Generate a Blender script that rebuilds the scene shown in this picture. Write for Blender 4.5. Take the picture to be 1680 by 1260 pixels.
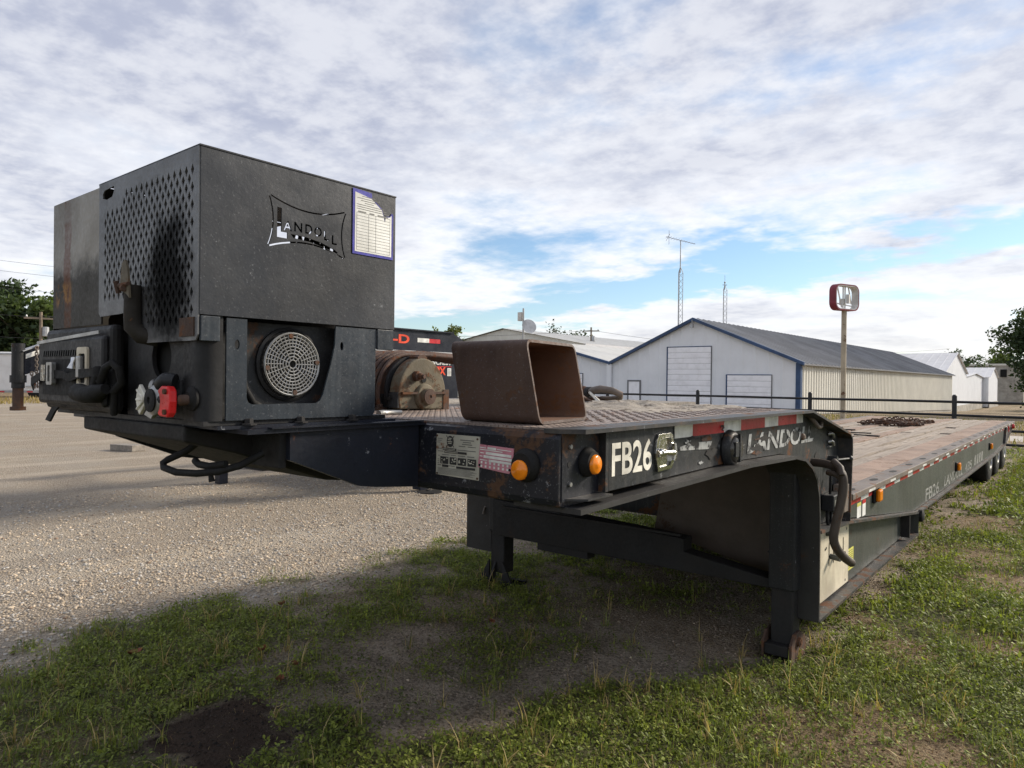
import bpy, math, random
import numpy as np
from mathutils import Vector, Matrix
from mathutils.geometry import tessellate_polygon

for _o in list(bpy.data.objects):
    bpy.data.objects.remove(_o)
random.seed(11)
RNG = np.random.default_rng(11)
SC = bpy.context.scene
COL = SC.collection
R_ = math.radians

# ------------------------------------------------------------------ camera
EYE = 1.45
_yaw, _pit, _rol = R_(39.28), R_(-0.34), R_(0.64)
_F = Vector((-math.sin(_yaw) * math.cos(_pit), math.cos(_yaw) * math.cos(_pit), math.sin(_pit)))
_R = Vector((math.cos(_yaw), math.sin(_yaw), 0))
_U = _R.cross(_F)
_R, _U = _R * math.cos(_rol) + _U * math.sin(_rol), -_R * math.sin(_rol) + _U * math.cos(_rol)
cam_d = bpy.data.cameras.new('camera')
cam_d.sensor_width = 36
cam_d.lens = 24.92
cam_d.clip_start = 0.05
cam_d.clip_end = 5000
cam = bpy.data.objects.new('camera', cam_d)
COL.objects.link(cam)
cam.matrix_world = Matrix(((_R.x, _U.x, -_F.x, 0), (_R.y, _U.y, -_F.y, 0), (_R.z, _U.z, -_F.z, EYE), (0, 0, 0, 1)))
SC.camera = cam

# ------------------------------------------------------------------ sky and sun
SUN = Vector((0.93, 1.70, 1.0)).normalized()
SUN_EL = math.asin(SUN.z)
SUN_AZ = math.atan2(SUN.x, SUN.y)
world = bpy.data.worlds.new('World')
SC.world = world
world.use_nodes = True


class NT:
    def __init__(s, tree):
        s.t = tree
        tree.nodes.clear()

    def n(s, typ, **kw):
        nd = s.t.nodes.new(typ)
        for k, v in kw.items():
            if k in nd.inputs.keys():
                nd.inputs[k].default_value = v
            else:
                setattr(nd, k, v)
        return nd

    def l(s, a, b):
        s.t.links.new(a, b)
        return b

    def set(s, sock, v):
        if hasattr(v, 'is_output') or isinstance(v, bpy.types.NodeSocket):
            s.l(v, sock)
        else:
            sock.default_value = v

    def math(s, op, a, b=None, c=None, clamp=False):
        nd = s.t.nodes.new('ShaderNodeMath')
        nd.operation = op
        nd.use_clamp = clamp
        for i, v in enumerate((a, b, c)):
            if v is not None:
                s.set(nd.inputs[i], v)
        return nd.outputs[0]

    def vmath(s, op, a, b=None):
        nd = s.t.nodes.new('ShaderNodeVectorMath')
        nd.operation = op
        s.set(nd.inputs[0], a)
        if b is not None:
            s.set(nd.inputs[1], b)
        return nd.outputs['Value'] if op in ('LENGTH', 'DOT_PRODUCT') else nd.outputs[0]

    def noise(s, vec, scale, detail=6, rough=.55, dist=0, dim='3D'):
        nd = s.t.nodes.new('ShaderNodeTexNoise')
        nd.noise_dimensions = dim
        nd.inputs['Scale'].default_value = scale
        nd.inputs['Detail'].default_value = detail
        nd.inputs['Roughness'].default_value = rough
        nd.inputs['Distortion'].default_value = dist
        if vec is not None:
            s.l(vec, nd.inputs['Vector'])
        return nd.outputs['Fac']

    def ramp(s, fac, a, b, lo=0.0, hi=1.0):
        nd = s.t.nodes.new('ShaderNodeMapRange')
        nd.interpolation_type = 'SMOOTHSTEP'
        s.set(nd.inputs[0], fac)
        for i, v in enumerate((a, b, lo, hi)):
            nd.inputs[i + 1].default_value = v
        return nd.outputs[0]

    def mix(s, fac, a, b, mode='MIX'):
        nd = s.t.nodes.new('ShaderNodeMix')
        nd.data_type = 'RGBA'
        nd.blend_type = mode
        s.set(nd.inputs[0], fac)
        for sock, v in ((nd.inputs[6], a), (nd.inputs[7], b)):
            if isinstance(v, (tuple, list)):
                sock.default_value = (*v[:3], 1)
            else:
                s.set(sock, v)
        return nd.outputs[2]

    def scaled(s, vec, sc):
        nd = s.t.nodes.new('ShaderNodeMapping')
        s.l(vec, nd.inputs['Vector'])
        nd.inputs['Scale'].default_value = sc
        return nd.outputs[0]


def build_world():
    g = NT(world.node_tree)
    out = g.n('ShaderNodeOutputWorld')
    sky = g.n('ShaderNodeTexSky')
    sky.sky_type = 'NISHITA'
    sky.sun_disc = False
    sky.sun_elevation = SUN_EL
    sky.sun_rotation = SUN_AZ
    sky.air_density = 1.0
    sky.dust_density = 0.25
    sky.ozone_density = 3.0
    bg = g.n('ShaderNodeBackground', Strength=0.092)
    g.l(sky.outputs[0], bg.inputs[0])
    tc = g.n('ShaderNodeTexCoord')
    sp = g.n('ShaderNodeSeparateXYZ')
    g.l(tc.outputs['Generated'], sp.inputs[0])
    x, y, z = sp.outputs
    zc = g.math('ADD', g.math('MAXIMUM', z, 0.0), 0.12)
    px, py = g.math('DIVIDE', x, zc), g.math('DIVIDE', y, zc)
    cb = g.n('ShaderNodeCombineXYZ')
    g.l(px, cb.inputs[0]); g.l(py, cb.inputs[1])
    P = cb.outputs[0]
    big = g.noise(P, 0.55, 2, .55, .4)
    mid = g.noise(P, 1.7, 5, .58)
    fine = g.noise(P, 8.5, 4, .60)
    # cloud deck with a long clear lane running across it
    lane = g.math('ADD', py, g.math('MULTIPLY', px, 0.08))
    wob = g.math('MULTIPLY', g.math('SUBTRACT', g.noise(P, 1.3, 5, .60), .5), 1.9)
    ld = g.math('ABSOLUTE', g.math('SUBTRACT', g.math('ADD', lane, wob), 3.38))
    clear = g.ramp(ld, 0.05, 0.52, 0.46, 0.0)
    cov = g.math('ADD', g.math('MULTIPLY', big, .66), g.math('MULTIPLY', mid, .40))
    cov = g.math('ADD', cov, g.math('MULTIPLY', g.math('SUBTRACT', fine, .5), .12))
    cov = g.math('SUBTRACT', cov, g.math('MULTIPLY', clear, .42))
    alpha = g.ramp(cov, .37, .53, 0.0, 0.97)
    base = g.math('ADD', g.math('MULTIPLY', big, .6), g.math('MULTIPLY', mid, .45))
    # overhead one looks at the dark bases, low down at the lit flanks
    thick = g.ramp(g.math('ADD', base, g.ramp(z, .08, .5, -.03, .12)), .47, .66)
    tex = g.ramp(g.math('ADD', g.math('MULTIPLY', mid, .5), g.math('MULTIPLY', fine, .5)), .40, .62)
    low = g.ramp(z, 0.02, 0.30)
    c1 = g.mix(thick, (.665, .68, .715), (.33, .355, .445))
    c2 = g.mix(g.math('MULTIPLY', tex, .46), c1, (.74, .74, .745))
    warm = g.mix(low, (.63, .60, .55), c2)
    c3 = g.mix(g.ramp(z, 0.0, 0.14, 0.55, 1.0), warm, c2)
    bgc = g.n('ShaderNodeBackground', Strength=0.92)
    g.l(c3, bgc.inputs[0])
    ms = g.n('ShaderNodeMixShader')
    g.l(alpha, ms.inputs[0]); g.l(bg.outputs[0], ms.inputs[1]); g.l(bgc.outputs[0], ms.inputs[2])
    g.l(ms.outputs[0], out.inputs[0])

    world.cycles.sampling_method = 'NONE'


build_world()
sun_d = bpy.data.lights.new('sun', 'SUN')
sun_d.energy = 3.3
sun_d.angle = R_(11)
sun_d.color = (1.0, 0.90, 0.76)
sun = bpy.data.objects.new('sun', sun_d)
COL.objects.link(sun)
sun.location = (20, 30, 30)
sun.rotation_euler = (-SUN).to_track_quat('-Z', 'Y').to_euler()
SC.view_settings.view_transform = 'Standard'
SC.view_settings.look = 'None'
SC.view_settings.exposure = 0.72
SC.view_settings.gamma = 1.0
SC.render.engine = 'CYCLES'
SC.cycles.max_bounces = 6
SC.cycles.diffuse_bounces = 3
SC.cycles.glossy_bounces = 3
SC.cycles.transmission_bounces = 2

# ------------------------------------------------------------------ materials
MATS = {}


def new_mat(name):
    m = bpy.data.materials.new(name)
    m.use_nodes = True
    g = NT(m.node_tree)
    out = g.n('ShaderNodeOutputMaterial')
    b = g.n('ShaderNodeBsdfPrincipled')
    g.l(b.outputs[0], out.inputs[0])
    MATS[name] = m
    return m, g, b, out


def local_coord(g):
    return _off(g, g.n('ShaderNodeTexCoord'), g.n('ShaderNodeObjectInfo'))


def _off(g, tc, oi):
    m = g.math('MULTIPLY', oi.outputs['Random'], 31.0)
    cb = g.n('ShaderNodeCombineXYZ')
    for i in range(3):
        g.l(m, cb.inputs[i])
    return g.vmath('ADD', tc.outputs['Object'], cb.outputs[0])


def worn(name, col, rough=.5, rust=0.0, rscale=7.0, rustcol=(.16, .065, .03), dust=.15, dustcol=(.22, .19, .16),
         var=.25, bump=.15, fine=70.0, metal=0.0, streak=.0, spec=.22, chips=0.0, speck=0.0):
    m, g, b, out = new_mat(name)
    v = local_coord(g)
    n1 = g.noise(v, rscale, 8, .62, .2)
    n2 = g.noise(v, fine, 6, .6)
    n3 = g.noise(v, rscale * .37, 5, .6)
    c = g.mix(g.ramp(n3, .3, .7), tuple(x * (1 - var) for x in col), tuple(min(1, x * (1 + var)) for x in col))
    c = g.mix(g.math('MULTIPLY', g.ramp(n1, .42, .72), dust), c, dustcol)
    if streak:
        st = g.noise(g.scaled(v, (22, 22, 1.1)), 1.6, 5, .6)
        c = g.mix(g.math('MULTIPLY', g.ramp(st, .45, .75), streak), c, dustcol)
    rr = g.ramp(n2, .2, .8, max(.05, rough - .12), min(1, rough + .12))
    if chips:
        ch = g.ramp(g.noise(v, 26, 9, .7), .70 - chips * .2, .74 - chips * .2)
        c = g.mix(g.math('MULTIPLY', ch, .55), c, (.32, .33, .35))
    if speck:
        sp_ = g.ramp(g.noise(v, 130, 3, .6), .615, .68, 0, speck)
        c = g.mix(sp_, c, (.17, .175, .18))
    if rust > 0:
        t = .68 - rust * .36
        rm = g.ramp(g.math('ADD', g.math('MULTIPLY', n1, .8), g.math('MULTIPLY', n2, .2)), t, t + .06)
        rc = g.mix(n2, tuple(x * .45 for x in rustcol), tuple(x * 1.5 for x in rustcol))
        c = g.mix(rm, c, rc)
        rr = g.math('ADD', rr, g.math('MULTIPLY', rm, .3), clamp=True)
    g.l(c, b.inputs['Base Color'])
    g.l(rr, b.inputs['Roughness'])
    b.inputs['Metallic'].default_value = metal
    if metal:
        b.inputs['Specular IOR Level'].default_value = .5
    else:
        g.l(g.ramp(n1, .35, .75, spec * 1.5, spec * .35), b.inputs['Specular IOR Level'])
    if bump:
        bp = g.n('ShaderNodeBump', Strength=bump, Distance=.004)
        g.l(g.math('ADD', n2, g.math('MULTIPLY', n1, 1.5)), bp.inputs['Height'])
        g.l(bp.outputs[0], b.inputs['Normal'])
    return m


worn('black_paint', (.018, .0195, .022), .5, .2, 6, rustcol=(.07, .042, .03), dust=.35, dustcol=(.06, .056, .052), chips=.25, streak=.3, speck=.2)
worn('black_navy', (.012, .015, .024), .40, .22, 7, dust=.12, dustcol=(.10, .08, .07), chips=.35)
worn('black_beam', (.014, .0155, .022), .42, .46, 5.5, rustcol=(.085, .048, .03), dust=.2, dustcol=(.09, .07, .055), chips=.4, speck=.35)
worn('black_side', (.022, .024, .027), .45, .30, 6, rustcol=(.12, .058, .03), dust=.35, dustcol=(.10, .095, .085), chips=.3, streak=.35, speck=.35)
worn('black_dull', (.019, .0185, .019), .7, .15, 6, rustcol=(.05, .035, .028), dust=.4, dustcol=(.06, .053, .047))
worn('box_side', (.022, .025, .031), .50, .06, 5, rustcol=(.07, .045, .03), dust=.5, dustcol=(.050, .054, .062), chips=.22, streak=.16, bump=.16, var=.5, spec=.22, speck=.30)
worn('box_lower', (.022, .028, .036), .42, .06, 7, dust=.35, dustcol=(.075, .088, .10), streak=.35, chips=.2, speck=.35)
worn('plastic_black', (.016, .016, .017), .55, 0, 9, dust=.3, dustcol=(.045, .042, .038))
worn('rubber', (.011, .011, .011), .75, 0, 20, dust=.3, dustcol=(.05, .045, .04))
worn('skirt_grey', (.065, .072, .066), .42, .12, 4, rustcol=(.13, .06, .03), dust=.4, dustcol=(.12, .115, .10), streak=.5)
worn('flange_worn', (.036, .036, .037), .5, .36, 9, rustcol=(.13, .068, .042), dust=.7, dustcol=(.15, .125, .10), chips=.4)
worn('arch_paint', (.032, .031, .031), .55, .24, 8, rustcol=(.06, .04, .03), dust=.6, dustcol=(.06, .055, .05), chips=.2)
worn('sooty_pipe', (.025, .022, .018), .75, .3, 12, rustcol=(.10, .05, .028), dust=.3, dustcol=(.05, .045, .035))
worn('pipe_brown', (.068, .054, .044), .6, .3, 12, rustcol=(.09, .055, .035), dust=.4, dustcol=(.10, .085, .07))
worn('deck_steel', (.14, .105, .085), .55, .42, 8, rustcol=(.17, .09, .055), dust=.75, dustcol=(.33, .26, .21), bump=.4)
worn('rust_strip', (.26, .18, .135), .75, .40, 7, rustcol=(.20, .135, .10), dust=.8, dustcol=(.38, .31, .255))
worn('rail_steel', (.15, .125, .105), .55, .3, 9, dust=.6, dustcol=(.26, .21, .17))
worn('rust_tube', (.075, .046, .036), .60, .30, 5, rustcol=(.105, .058, .038), dust=.5, dustcol=(.115, .08, .062), bump=.4, chips=.12, streak=.4, var=.5, speck=.4)
worn('tube_inside', (.15, .085, .058), .75, .4, 6, rustcol=(.19, .095, .05), dust=.4, dustcol=(.2, .14, .10))
worn('rust_dark', (.075, .045, .033), .8, .5, 12, rustcol=(.12, .06, .035), dust=.3, bump=.4)
worn('brown_panel', (.085, .066, .052), .6, .2, 4, rustcol=(.07, .045, .03), dust=.5, dustcol=(.075, .065, .055), streak=.3)
worn('olive_iron', (.135, .115, .08), .75, .42, 9, rustcol=(.13, .08, .05), dust=.4, dustcol=(.25, .21, .15), bump=.35)
worn('rope', (.085, .052, .04), .7, .4, 30, rustcol=(.13, .06, .035), bump=.5)
worn('grey_alu', (.42, .42, .41), .45, 0, 20, metal=.5, dust=.5, dustcol=(.2, .19, .17))
worn('chrome', (.62, .61, .58), .22, .06, 25, metal=1.0, dust=.2)
worn('dull_zinc', (.34, .34, .33), .4, .1, 25, metal=.7, dust=.3)
worn('red_plastic', (.62, .02, .022), .35, 0, 30, dust=.1, dustcol=(.3, .1, .08))
worn('white_plastic', (.62, .60, .52), .4, 0, 30, dust=.3)
worn('cream_plate', (.62, .56, .43), .5, .08, 9, dust=.3, dustcol=(.40, .33, .25), streak=.35)
worn('cream_letter', (.72, .69, .60), .5, 0, 40, dust=.25, dustcol=(.45, .42, .36))
worn('faded_letter', (.30, .30, .28), .5, .30, 22, dust=.7, dustcol=(.14, .145, .135), rustcol=(.07, .075, .07))
worn('peeled_letter', (.42, .43, .42), .5, .42, 18, dust=.9, dustcol=(.10, .10, .10), rustcol=(.03, .03, .032))
worn('tape_white', (.74, .74, .70), .4, 0, 30, dust=.25, dustcol=(.5, .47, .42))
worn('tape_red', (.50, .022, .03), .35, 0, 20, dust=.3, dustcol=(.55, .20, .19))
worn('paper', (.76, .76, .72), .7, 0, 12, dust=.2, dustcol=(.5, .47, .38))
worn('plate_tan', (.52, .50, .42), .45, .08, 14, dust=.3, dustcol=(.4, .37, .3))
worn('plate_pink', (.56, .23, .28), .5, .05, 14, dust=.3, dustcol=(.55, .35, .36))
worn('ink_blue', (.05, .05, .30), .6, 0, 30)
worn('ink_black', (.035, .035, .035), .6, 0, 30)
worn('ink_grey', (.16, .16, .15), .6, 0, 30)
worn('yellow_label', (.62, .60, .12), .6, 0, 30, dust=.3)
worn('orange_red_letter', (.75, .07, .025), .45, 0, 30)
worn('trailer_black', (.012, .014, .022), .35, .03, 6, dust=.15, dustcol=(.05, .05, .06))
worn('wood_old', (.24, .215, .185), .85, .3, 30, rustcol=(.13, .11, .09), bump=.6)
worn('fence_black', (.012, .013, .016), .4, .04, 10, dust=.15)
worn('wall_white', (.75, .77, .80), .5, 0, 1.2, var=.04, dust=.08, dustcol=(.5, .5, .48), bump=.02, fine=9)
worn('wall_cream', (.68, .665, .595), .45, .02, 1.2, var=.06, dust=.15, dustcol=(.48, .46, .40), streak=.3, bump=.02, fine=9)
worn('trim_blue', (.035, .07, .15), .45, 0, 3)
worn('roof_grey', (.16, .165, .175), .55, .14, .8, rustcol=(.14, .09, .07), dust=.5, dustcol=(.19, .19, .195), streak=0, bump=.05)
worn('roof_white', (.62, .62, .63), .5, 0, 1, var=.05, dust=.15)
worn('roof_tan', (.50, .50, .48), .5, 0, 1, var=.05, dust=.2)
worn('concrete', (.34, .32, .28), .85, 0, 2, dust=.3)
worn('door_white', (.90, .90, .93), .5, 0, 2, var=.03, bump=.02)
worn('pole_tan', (.36, .31, .23), .6, .28, 3, rustcol=(.12, .06, .035))
worn('sign_red', (.19, .03, .045), .5, .1, 3)
worn('sign_white', (.62, .61, .58), .6, .12, 3)
worn('galv', (.36, .37, .38), .45, .05, 5, metal=.4)
worn('pole_wood', (.20, .16, .12), .9, 0, 4)
worn('wire', (.05, .05, .055), .6, 0, 4, bump=0)
worn('white_body', (.74, .74, .73), .35, 0, 2, var=.03)
worn('bark', (.09, .07, .05), .95, 0, 8, bump=.8)
worn('leaf_brown', (.22, .085, .04), .8, 0, 30)
worn('dirt_crust', (.30, .265, .22), .95, .42, 22, rustcol=(.14, .115, .09), dust=.6, dustcol=(.40, .36, .31), bump=1.0)


def amber():
    m, g, b, out = new_mat('amber_lens')
    b.inputs['Base Color'].default_value = (.85, .24, .008, 1)
    b.inputs['Roughness'].default_value = .18
    m2, g, b, out = new_mat('red_lens')
    b.inputs['Base Color'].default_value = (.5, .01, .015, 1)
    b.inputs['Roughness'].default_value = .2
    m3, g, b, out = new_mat('dark_hole')
    b.inputs['Base Color'].default_value = (.004, .004, .004, 1)
    b.inputs['Roughness'].default_value = .9
    m4, g, b, out = new_mat('smoke_lens')
    b.inputs['Base Color'].default_value = (.07, .065, .055, 1)
    b.inputs['Roughness'].default_value = .15


amber()


def tread_plate():
    m = worn('tread_plate', (.21, .165, .14), .5, .3, 8, rustcol=(.18, .095, .06), dust=.85, dustcol=(.40, .33, .28), bump=0)
    g = NT.__new__(NT); g.t = m.node_tree
    b = next(n for n in g.t.nodes if n.type == 'BSDF_PRINCIPLED')
    tc = g.n('ShaderNodeTexCoord')
    mp = g.n('ShaderNodeMapping'); g.l(tc.outputs['Object'], mp.inputs[0])
    mp.inputs['Rotation'].default_value = (0, 0, R_(45))
    ck = g.n('ShaderNodeTexBrick')
    ck.offset = .5
    ck.inputs['Scale'].default_value = 1.0
    ck.inputs['Brick Width'].default_value = .045
    ck.inputs['Row Height'].default_value = .022
    ck.inputs['Mortar Size'].default_value = .006
    ck.inputs['Mortar Smooth'].default_value = .6
    g.l(mp.outputs[0], ck.inputs['Vector'])
    bp = g.n('ShaderNodeBump', Strength=.9, Distance=.004)
    g.l(g.math('SUBTRACT', 1.0, ck.outputs['Fac']), bp.inputs['Height'])
    g.l(bp.outputs[0], b.inputs['Normal'])


tread_plate()


def wood_planks():
    m, g, b, out = new_mat('deck_wood')
    v = local_coord(g)
    oi = g.n('ShaderNodeObjectInfo')
    st = g.noise(g.scaled(v, (26, 1.0, 26)), 1.6, 8, .65, .4)
    pa = g.noise(v, 2.2, 8, .65, .3)
    c = g.mix(g.ramp(st, .3, .7), (.185, .145, .11), (.42, .355, .29))
    c = g.mix(g.math('MULTIPLY', g.ramp(pa, .5, .7), .6), c, (.40, .32, .245))
    c = g.mix(g.ramp(g.noise(g.scaled(v, (1.6, .5, 1.6)), 7, 8, .72), .54, .66, 0, .85), c, (.11, .09, .075))
    c = g.mix(g.math('MULTIPLY', oi.outputs['Random'], .6), c, (.235, .195, .16))
    g.l(c, b.inputs['Base Color'])
    b.inputs['Roughness'].default_value = .9
    bp = g.n('ShaderNodeBump', Strength=.7, Distance=.012)
    g.l(g.math('ADD', st, g.math('MULTIPLY', pa, 1.2)), bp.inputs['Height'])
    g.l(bp.outputs[0], b.inputs['Normal'])


wood_planks()


def grille_mat():
    # grey-painted guard with a burnt, sooty patch and a rusty corner
    m = worn('grille_paint', (.145, .145, .147), .42, .05, 6, dust=.3, dustcol=(.10, .10, .10), chips=.1)
    g = NT.__new__(NT); g.t = m.node_tree
    b = next(n for n in g.t.nodes if n.type == 'BSDF_PRINCIPLED')
    base = b.inputs['Base Color'].links[0].from_socket
    geo = g.n('ShaderNodeNewGeometry')
    d = g.vmath('SUBTRACT', geo.outputs['Position'], (-1.90, .88, 1.70))
    d = g.vmath('MULTIPLY', d, (1.0, 0.0, .62))
    ln = g.math('ADD', g.vmath('LENGTH', d), g.math('MULTIPLY', g.math('SUBTRACT', g.noise(geo.outputs['Position'], 16, 6, .6), .5), .16))
    soot = g.ramp(ln, .07, .17, .95, 0)
    c = g.mix(soot, base, (.006, .006, .006))
    g.l(c, b.inputs['Base Color'])
    sk = b.inputs['Specular IOR Level']
    g.l(g.math('MULTIPLY', sk.links[0].from_socket, g.math('SUBTRACT', 1.0, soot)), sk)
    m2 = worn('faded_panel', (.20, .18, .148), .45, .06, 5, dust=.3, dustcol=(.12, .105, .09), bump=.1)
    g = NT.__new__(NT); g.t = m2.node_tree
    b = next(n for n in g.t.nodes if n.type == 'BSDF_PRINCIPLED')
    base = b.inputs['Base Color'].links[0].from_socket
    geo = g.n('ShaderNodeNewGeometry')
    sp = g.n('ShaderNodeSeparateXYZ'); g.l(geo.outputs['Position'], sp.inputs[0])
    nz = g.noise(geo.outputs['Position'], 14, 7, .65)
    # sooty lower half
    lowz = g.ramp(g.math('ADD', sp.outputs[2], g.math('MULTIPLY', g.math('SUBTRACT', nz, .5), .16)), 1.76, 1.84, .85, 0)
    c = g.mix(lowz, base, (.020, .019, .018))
    dx = g.math('ABSOLUTE', g.math('ADD', g.math('SUBTRACT', sp.outputs[0], -2.63), g.math('MULTIPLY', g.math('SUBTRACT', nz, .5), .06)))
    st = g.ramp(dx, .022, .036, 1, 0)
    st = g.math('MULTIPLY', st, g.ramp(nz, .25, .5, .25, 1))
    top = g.ramp(sp.outputs[2], 1.93, 1.97, 1, 0.25)
    c = g.mix(g.math('MULTIPLY', st, top), c, (.11, .045, .022))
    px = g.math('ABSOLUTE', g.math('SUBTRACT', sp.outputs[0], -2.66))
    pz = g.math('ABSOLUTE', g.math('SUBTRACT', sp.outputs[2], 1.715))
    pm = g.math('MULTIPLY', g.ramp(px, .04, .085, 1, 0), g.ramp(pz, .02, .05, 1, 0))
    pm = g.math('MULTIPLY', pm, g.ramp(nz, .42, .55))
    c = g.mix(pm, c, (.26, .13, .035))
    g.l(c, b.inputs['Base Color'])
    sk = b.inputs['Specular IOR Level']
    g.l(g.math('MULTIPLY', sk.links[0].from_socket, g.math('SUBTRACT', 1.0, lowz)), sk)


grille_mat()


def leaf_mat(name, attr=True, col=(.06, .09, .03), trans=.3, rough=.55):
    m, g, b, out = new_mat(name)
    if attr:
        at = g.n('ShaderNodeAttribute'); at.attribute_name = 'tint'
        c = at.outputs['Color']
    else:
        v = local_coord(g)
        geo = g.n('ShaderNodeNewGeometry')
        c = g.mix(geo.outputs['Random Per Island'], tuple(x * .55 for x in col), tuple(x * 1.5 for x in col))
    g.l(c, b.inputs['Base Color'])
    b.inputs['Roughness'].default_value = rough
    b.inputs['Specular IOR Level'].default_value = .18
    tr = g.n('ShaderNodeBsdfTranslucent')
    g.l(g.mix(1.0, c, (1.35, 1.45, .6), 'MULTIPLY'), tr.inputs[0])
    ms = g.n('ShaderNodeMixShader', Fac=trans)
    ms.inputs[0].default_value = trans
    g.l(b.outputs[0], ms.inputs[1]); g.l(tr.outputs[0], ms.inputs[2])
    g.l(ms.outputs[0], out.inputs[0])


leaf_mat('ground_leaf', True, trans=.28)
leaf_mat('tree_leaf_dark', False, (.050, .074, .036), .25)
leaf_mat('tree_leaf_mid', False, (.075, .105, .036), .28)
leaf_mat('tree_leaf_olive', False, (.13, .15, .05), .3)


def stone_mat():
    m, g, b, out = new_mat('stone')
    at = g.n('ShaderNodeAttribute'); at.attribute_name = 'tint'
    tc = g.n('ShaderNodeTexCoord')
    n = g.noise(tc.outputs['Object'], 90, 5, .6)
    g.l(g.mix(.6, at.outputs['Color'], g.mix(n, (.25, .23, .20), (1.1, 1.05, 1.0)), 'MULTIPLY'), b.inputs['Base Color'])
    b.inputs['Roughness'].default_value = .9


stone_mat()


def ground_mat():
    m, g, b, out = new_mat('ground_mix')
    tc = g.n('ShaderNodeTexCoord')
    P = tc.outputs['Object']
    at = g.n('ShaderNodeAttribute'); at.attribute_name = 'cover'   # r gravel, g grass, b dry
    sp = g.n('ShaderNodeSeparateColor'); g.l(at.outputs['Color'], sp.inputs[0])
    gr, gs, dry = sp.outputs[0], sp.outputs[1], sp.outputs[2]
    at2 = g.n('ShaderNodeAttribute'); at2.attribute_name = 'stain'
    n_f = g.noise(P, 60, 4, .65)
    n_m = g.noise(P, 7, 5, .62)
    n_l = g.noise(P, .8, 4, .6)
    # gravel : small cells of pale crushed stone
    vo = g.n('ShaderNodeTexVoronoi'); vo.inputs['Scale'].default_value = 62; g.l(P, vo.inputs['Vector'])
    vo2 = g.n('ShaderNodeTexVoronoi'); vo2.inputs['Scale'].default_value = 140; g.l(P, vo2.inputs['Vector'])
    cs = g.n('ShaderNodeSeparateColor'); g.l(vo.outputs['Color'], cs.inputs[0])
    cs2 = g.n('ShaderNodeSeparateColor'); g.l(vo2.outputs['Color'], cs2.inputs[0])
    ca = g.mix(cs.outputs[0], (.36, .295, .22), (.66, .565, .45))
    cbb = g.mix(cs2.outputs[1], (.32, .26, .195), (.70, .61, .50))
    gc = g.mix(.5, ca, cbb)
    gc = g.mix(g.ramp(vo.outputs['Distance'], .25, .75, 0, .55), gc, (.17, .135, .10))
    gc = g.mix(g.ramp(n_l, .45, .62, 0, .40), gc, (.43, .39, .335))
    trk = g.noise(g.scaled(P, (1.1, .16, 1)), 1.0, 4, .6)
    gc = g.mix(g.ramp(trk, .50, .62, 0, .45), gc, (.62, .535, .42))
    gc = g.mix(g.ramp(n_m, .58, .74, 0, .45), gc, (.40, .32, .235))
    # soil
    so = g.mix(g.ramp(n_m, .3, .7), (.20, .16, .12), (.43, .355, .275))
    so = g.mix(g.ramp(n_f, .48, .62, 0, .75), so, (.50, .42, .33))
    so = g.mix(g.ramp(n_f, .46, .34, 0, .75), so, (.07, .055, .042))
    # turf floor between the leaves
    tu = g.mix(g.ramp(n_m, .3, .7), (.055, .064, .024), (.125, .130, .055))
    tu = g.mix(g.ramp(n_f, .45, .65, 0, .6), tu, (.20, .165, .10))
    dr = g.mix(g.ramp(n_f, .35, .65), g.mix(n_m, (.10, .06, .035), (.20, .14, .085)), (.33, .25, .155))
    c = g.mix(gs, so, tu)
    c = g.mix(dry, c, dr)
    c = g.mix(gr, c, gc)
    c = g.mix(at2.outputs['Fac'], c, g.mix(n_m, (.022, .015, .011), (.085, .058, .042)))
    g.l(c, b.inputs['Base Color'])
    b.inputs['Roughness'].default_value = .95
    b.inputs['Specular IOR Level'].default_value = .15
    hg = g.math('ADD', g.math('MULTIPLY', g.math('SUBTRACT', 1.0, vo.outputs['Distance']), gr), g.math('MULTIPLY', n_f, 1.0))
    bp = g.n('ShaderNodeBump', Strength=1.0, Distance=.03)
    g.l(hg, bp.inputs['Height'])
    g.l(bp.outputs[0], b.inputs['Normal'])
    # lane
    m, g, b, out = new_mat('lane_mix')
    tc = g.n('ShaderNodeTexCoord')
    n = g.noise(tc.outputs['Object'], 3, 8, .65)
    n2 = g.noise(tc.outputs['Object'], 40, 6, .6)
    g.l(g.mix(n2, g.mix(n, (.30, .27, .235), (.40, .365, .32)), (.45, .41, .36)), b.inputs['Base Color'])
    b.inputs['Roughness'].default_value = .95


ground_mat()

# ------------------------------------------------------------------ mesh building
WLOC = {}


def tag(o, label=None, cat=None, group=None, kind=None):
    for k, v in (('label', label), ('category', cat), ('group', group), ('kind', kind)):
        if v:
            o[k] = v
    return o


def empty(name, loc, label=None, cat=None, group=None):
    o = bpy.data.objects.new(name, None)
    o.empty_display_size = .2
    COL.objects.link(o)
    o.location = loc
    WLOC[o.name] = Vector(loc)
    return tag(o, label, cat, group)


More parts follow.
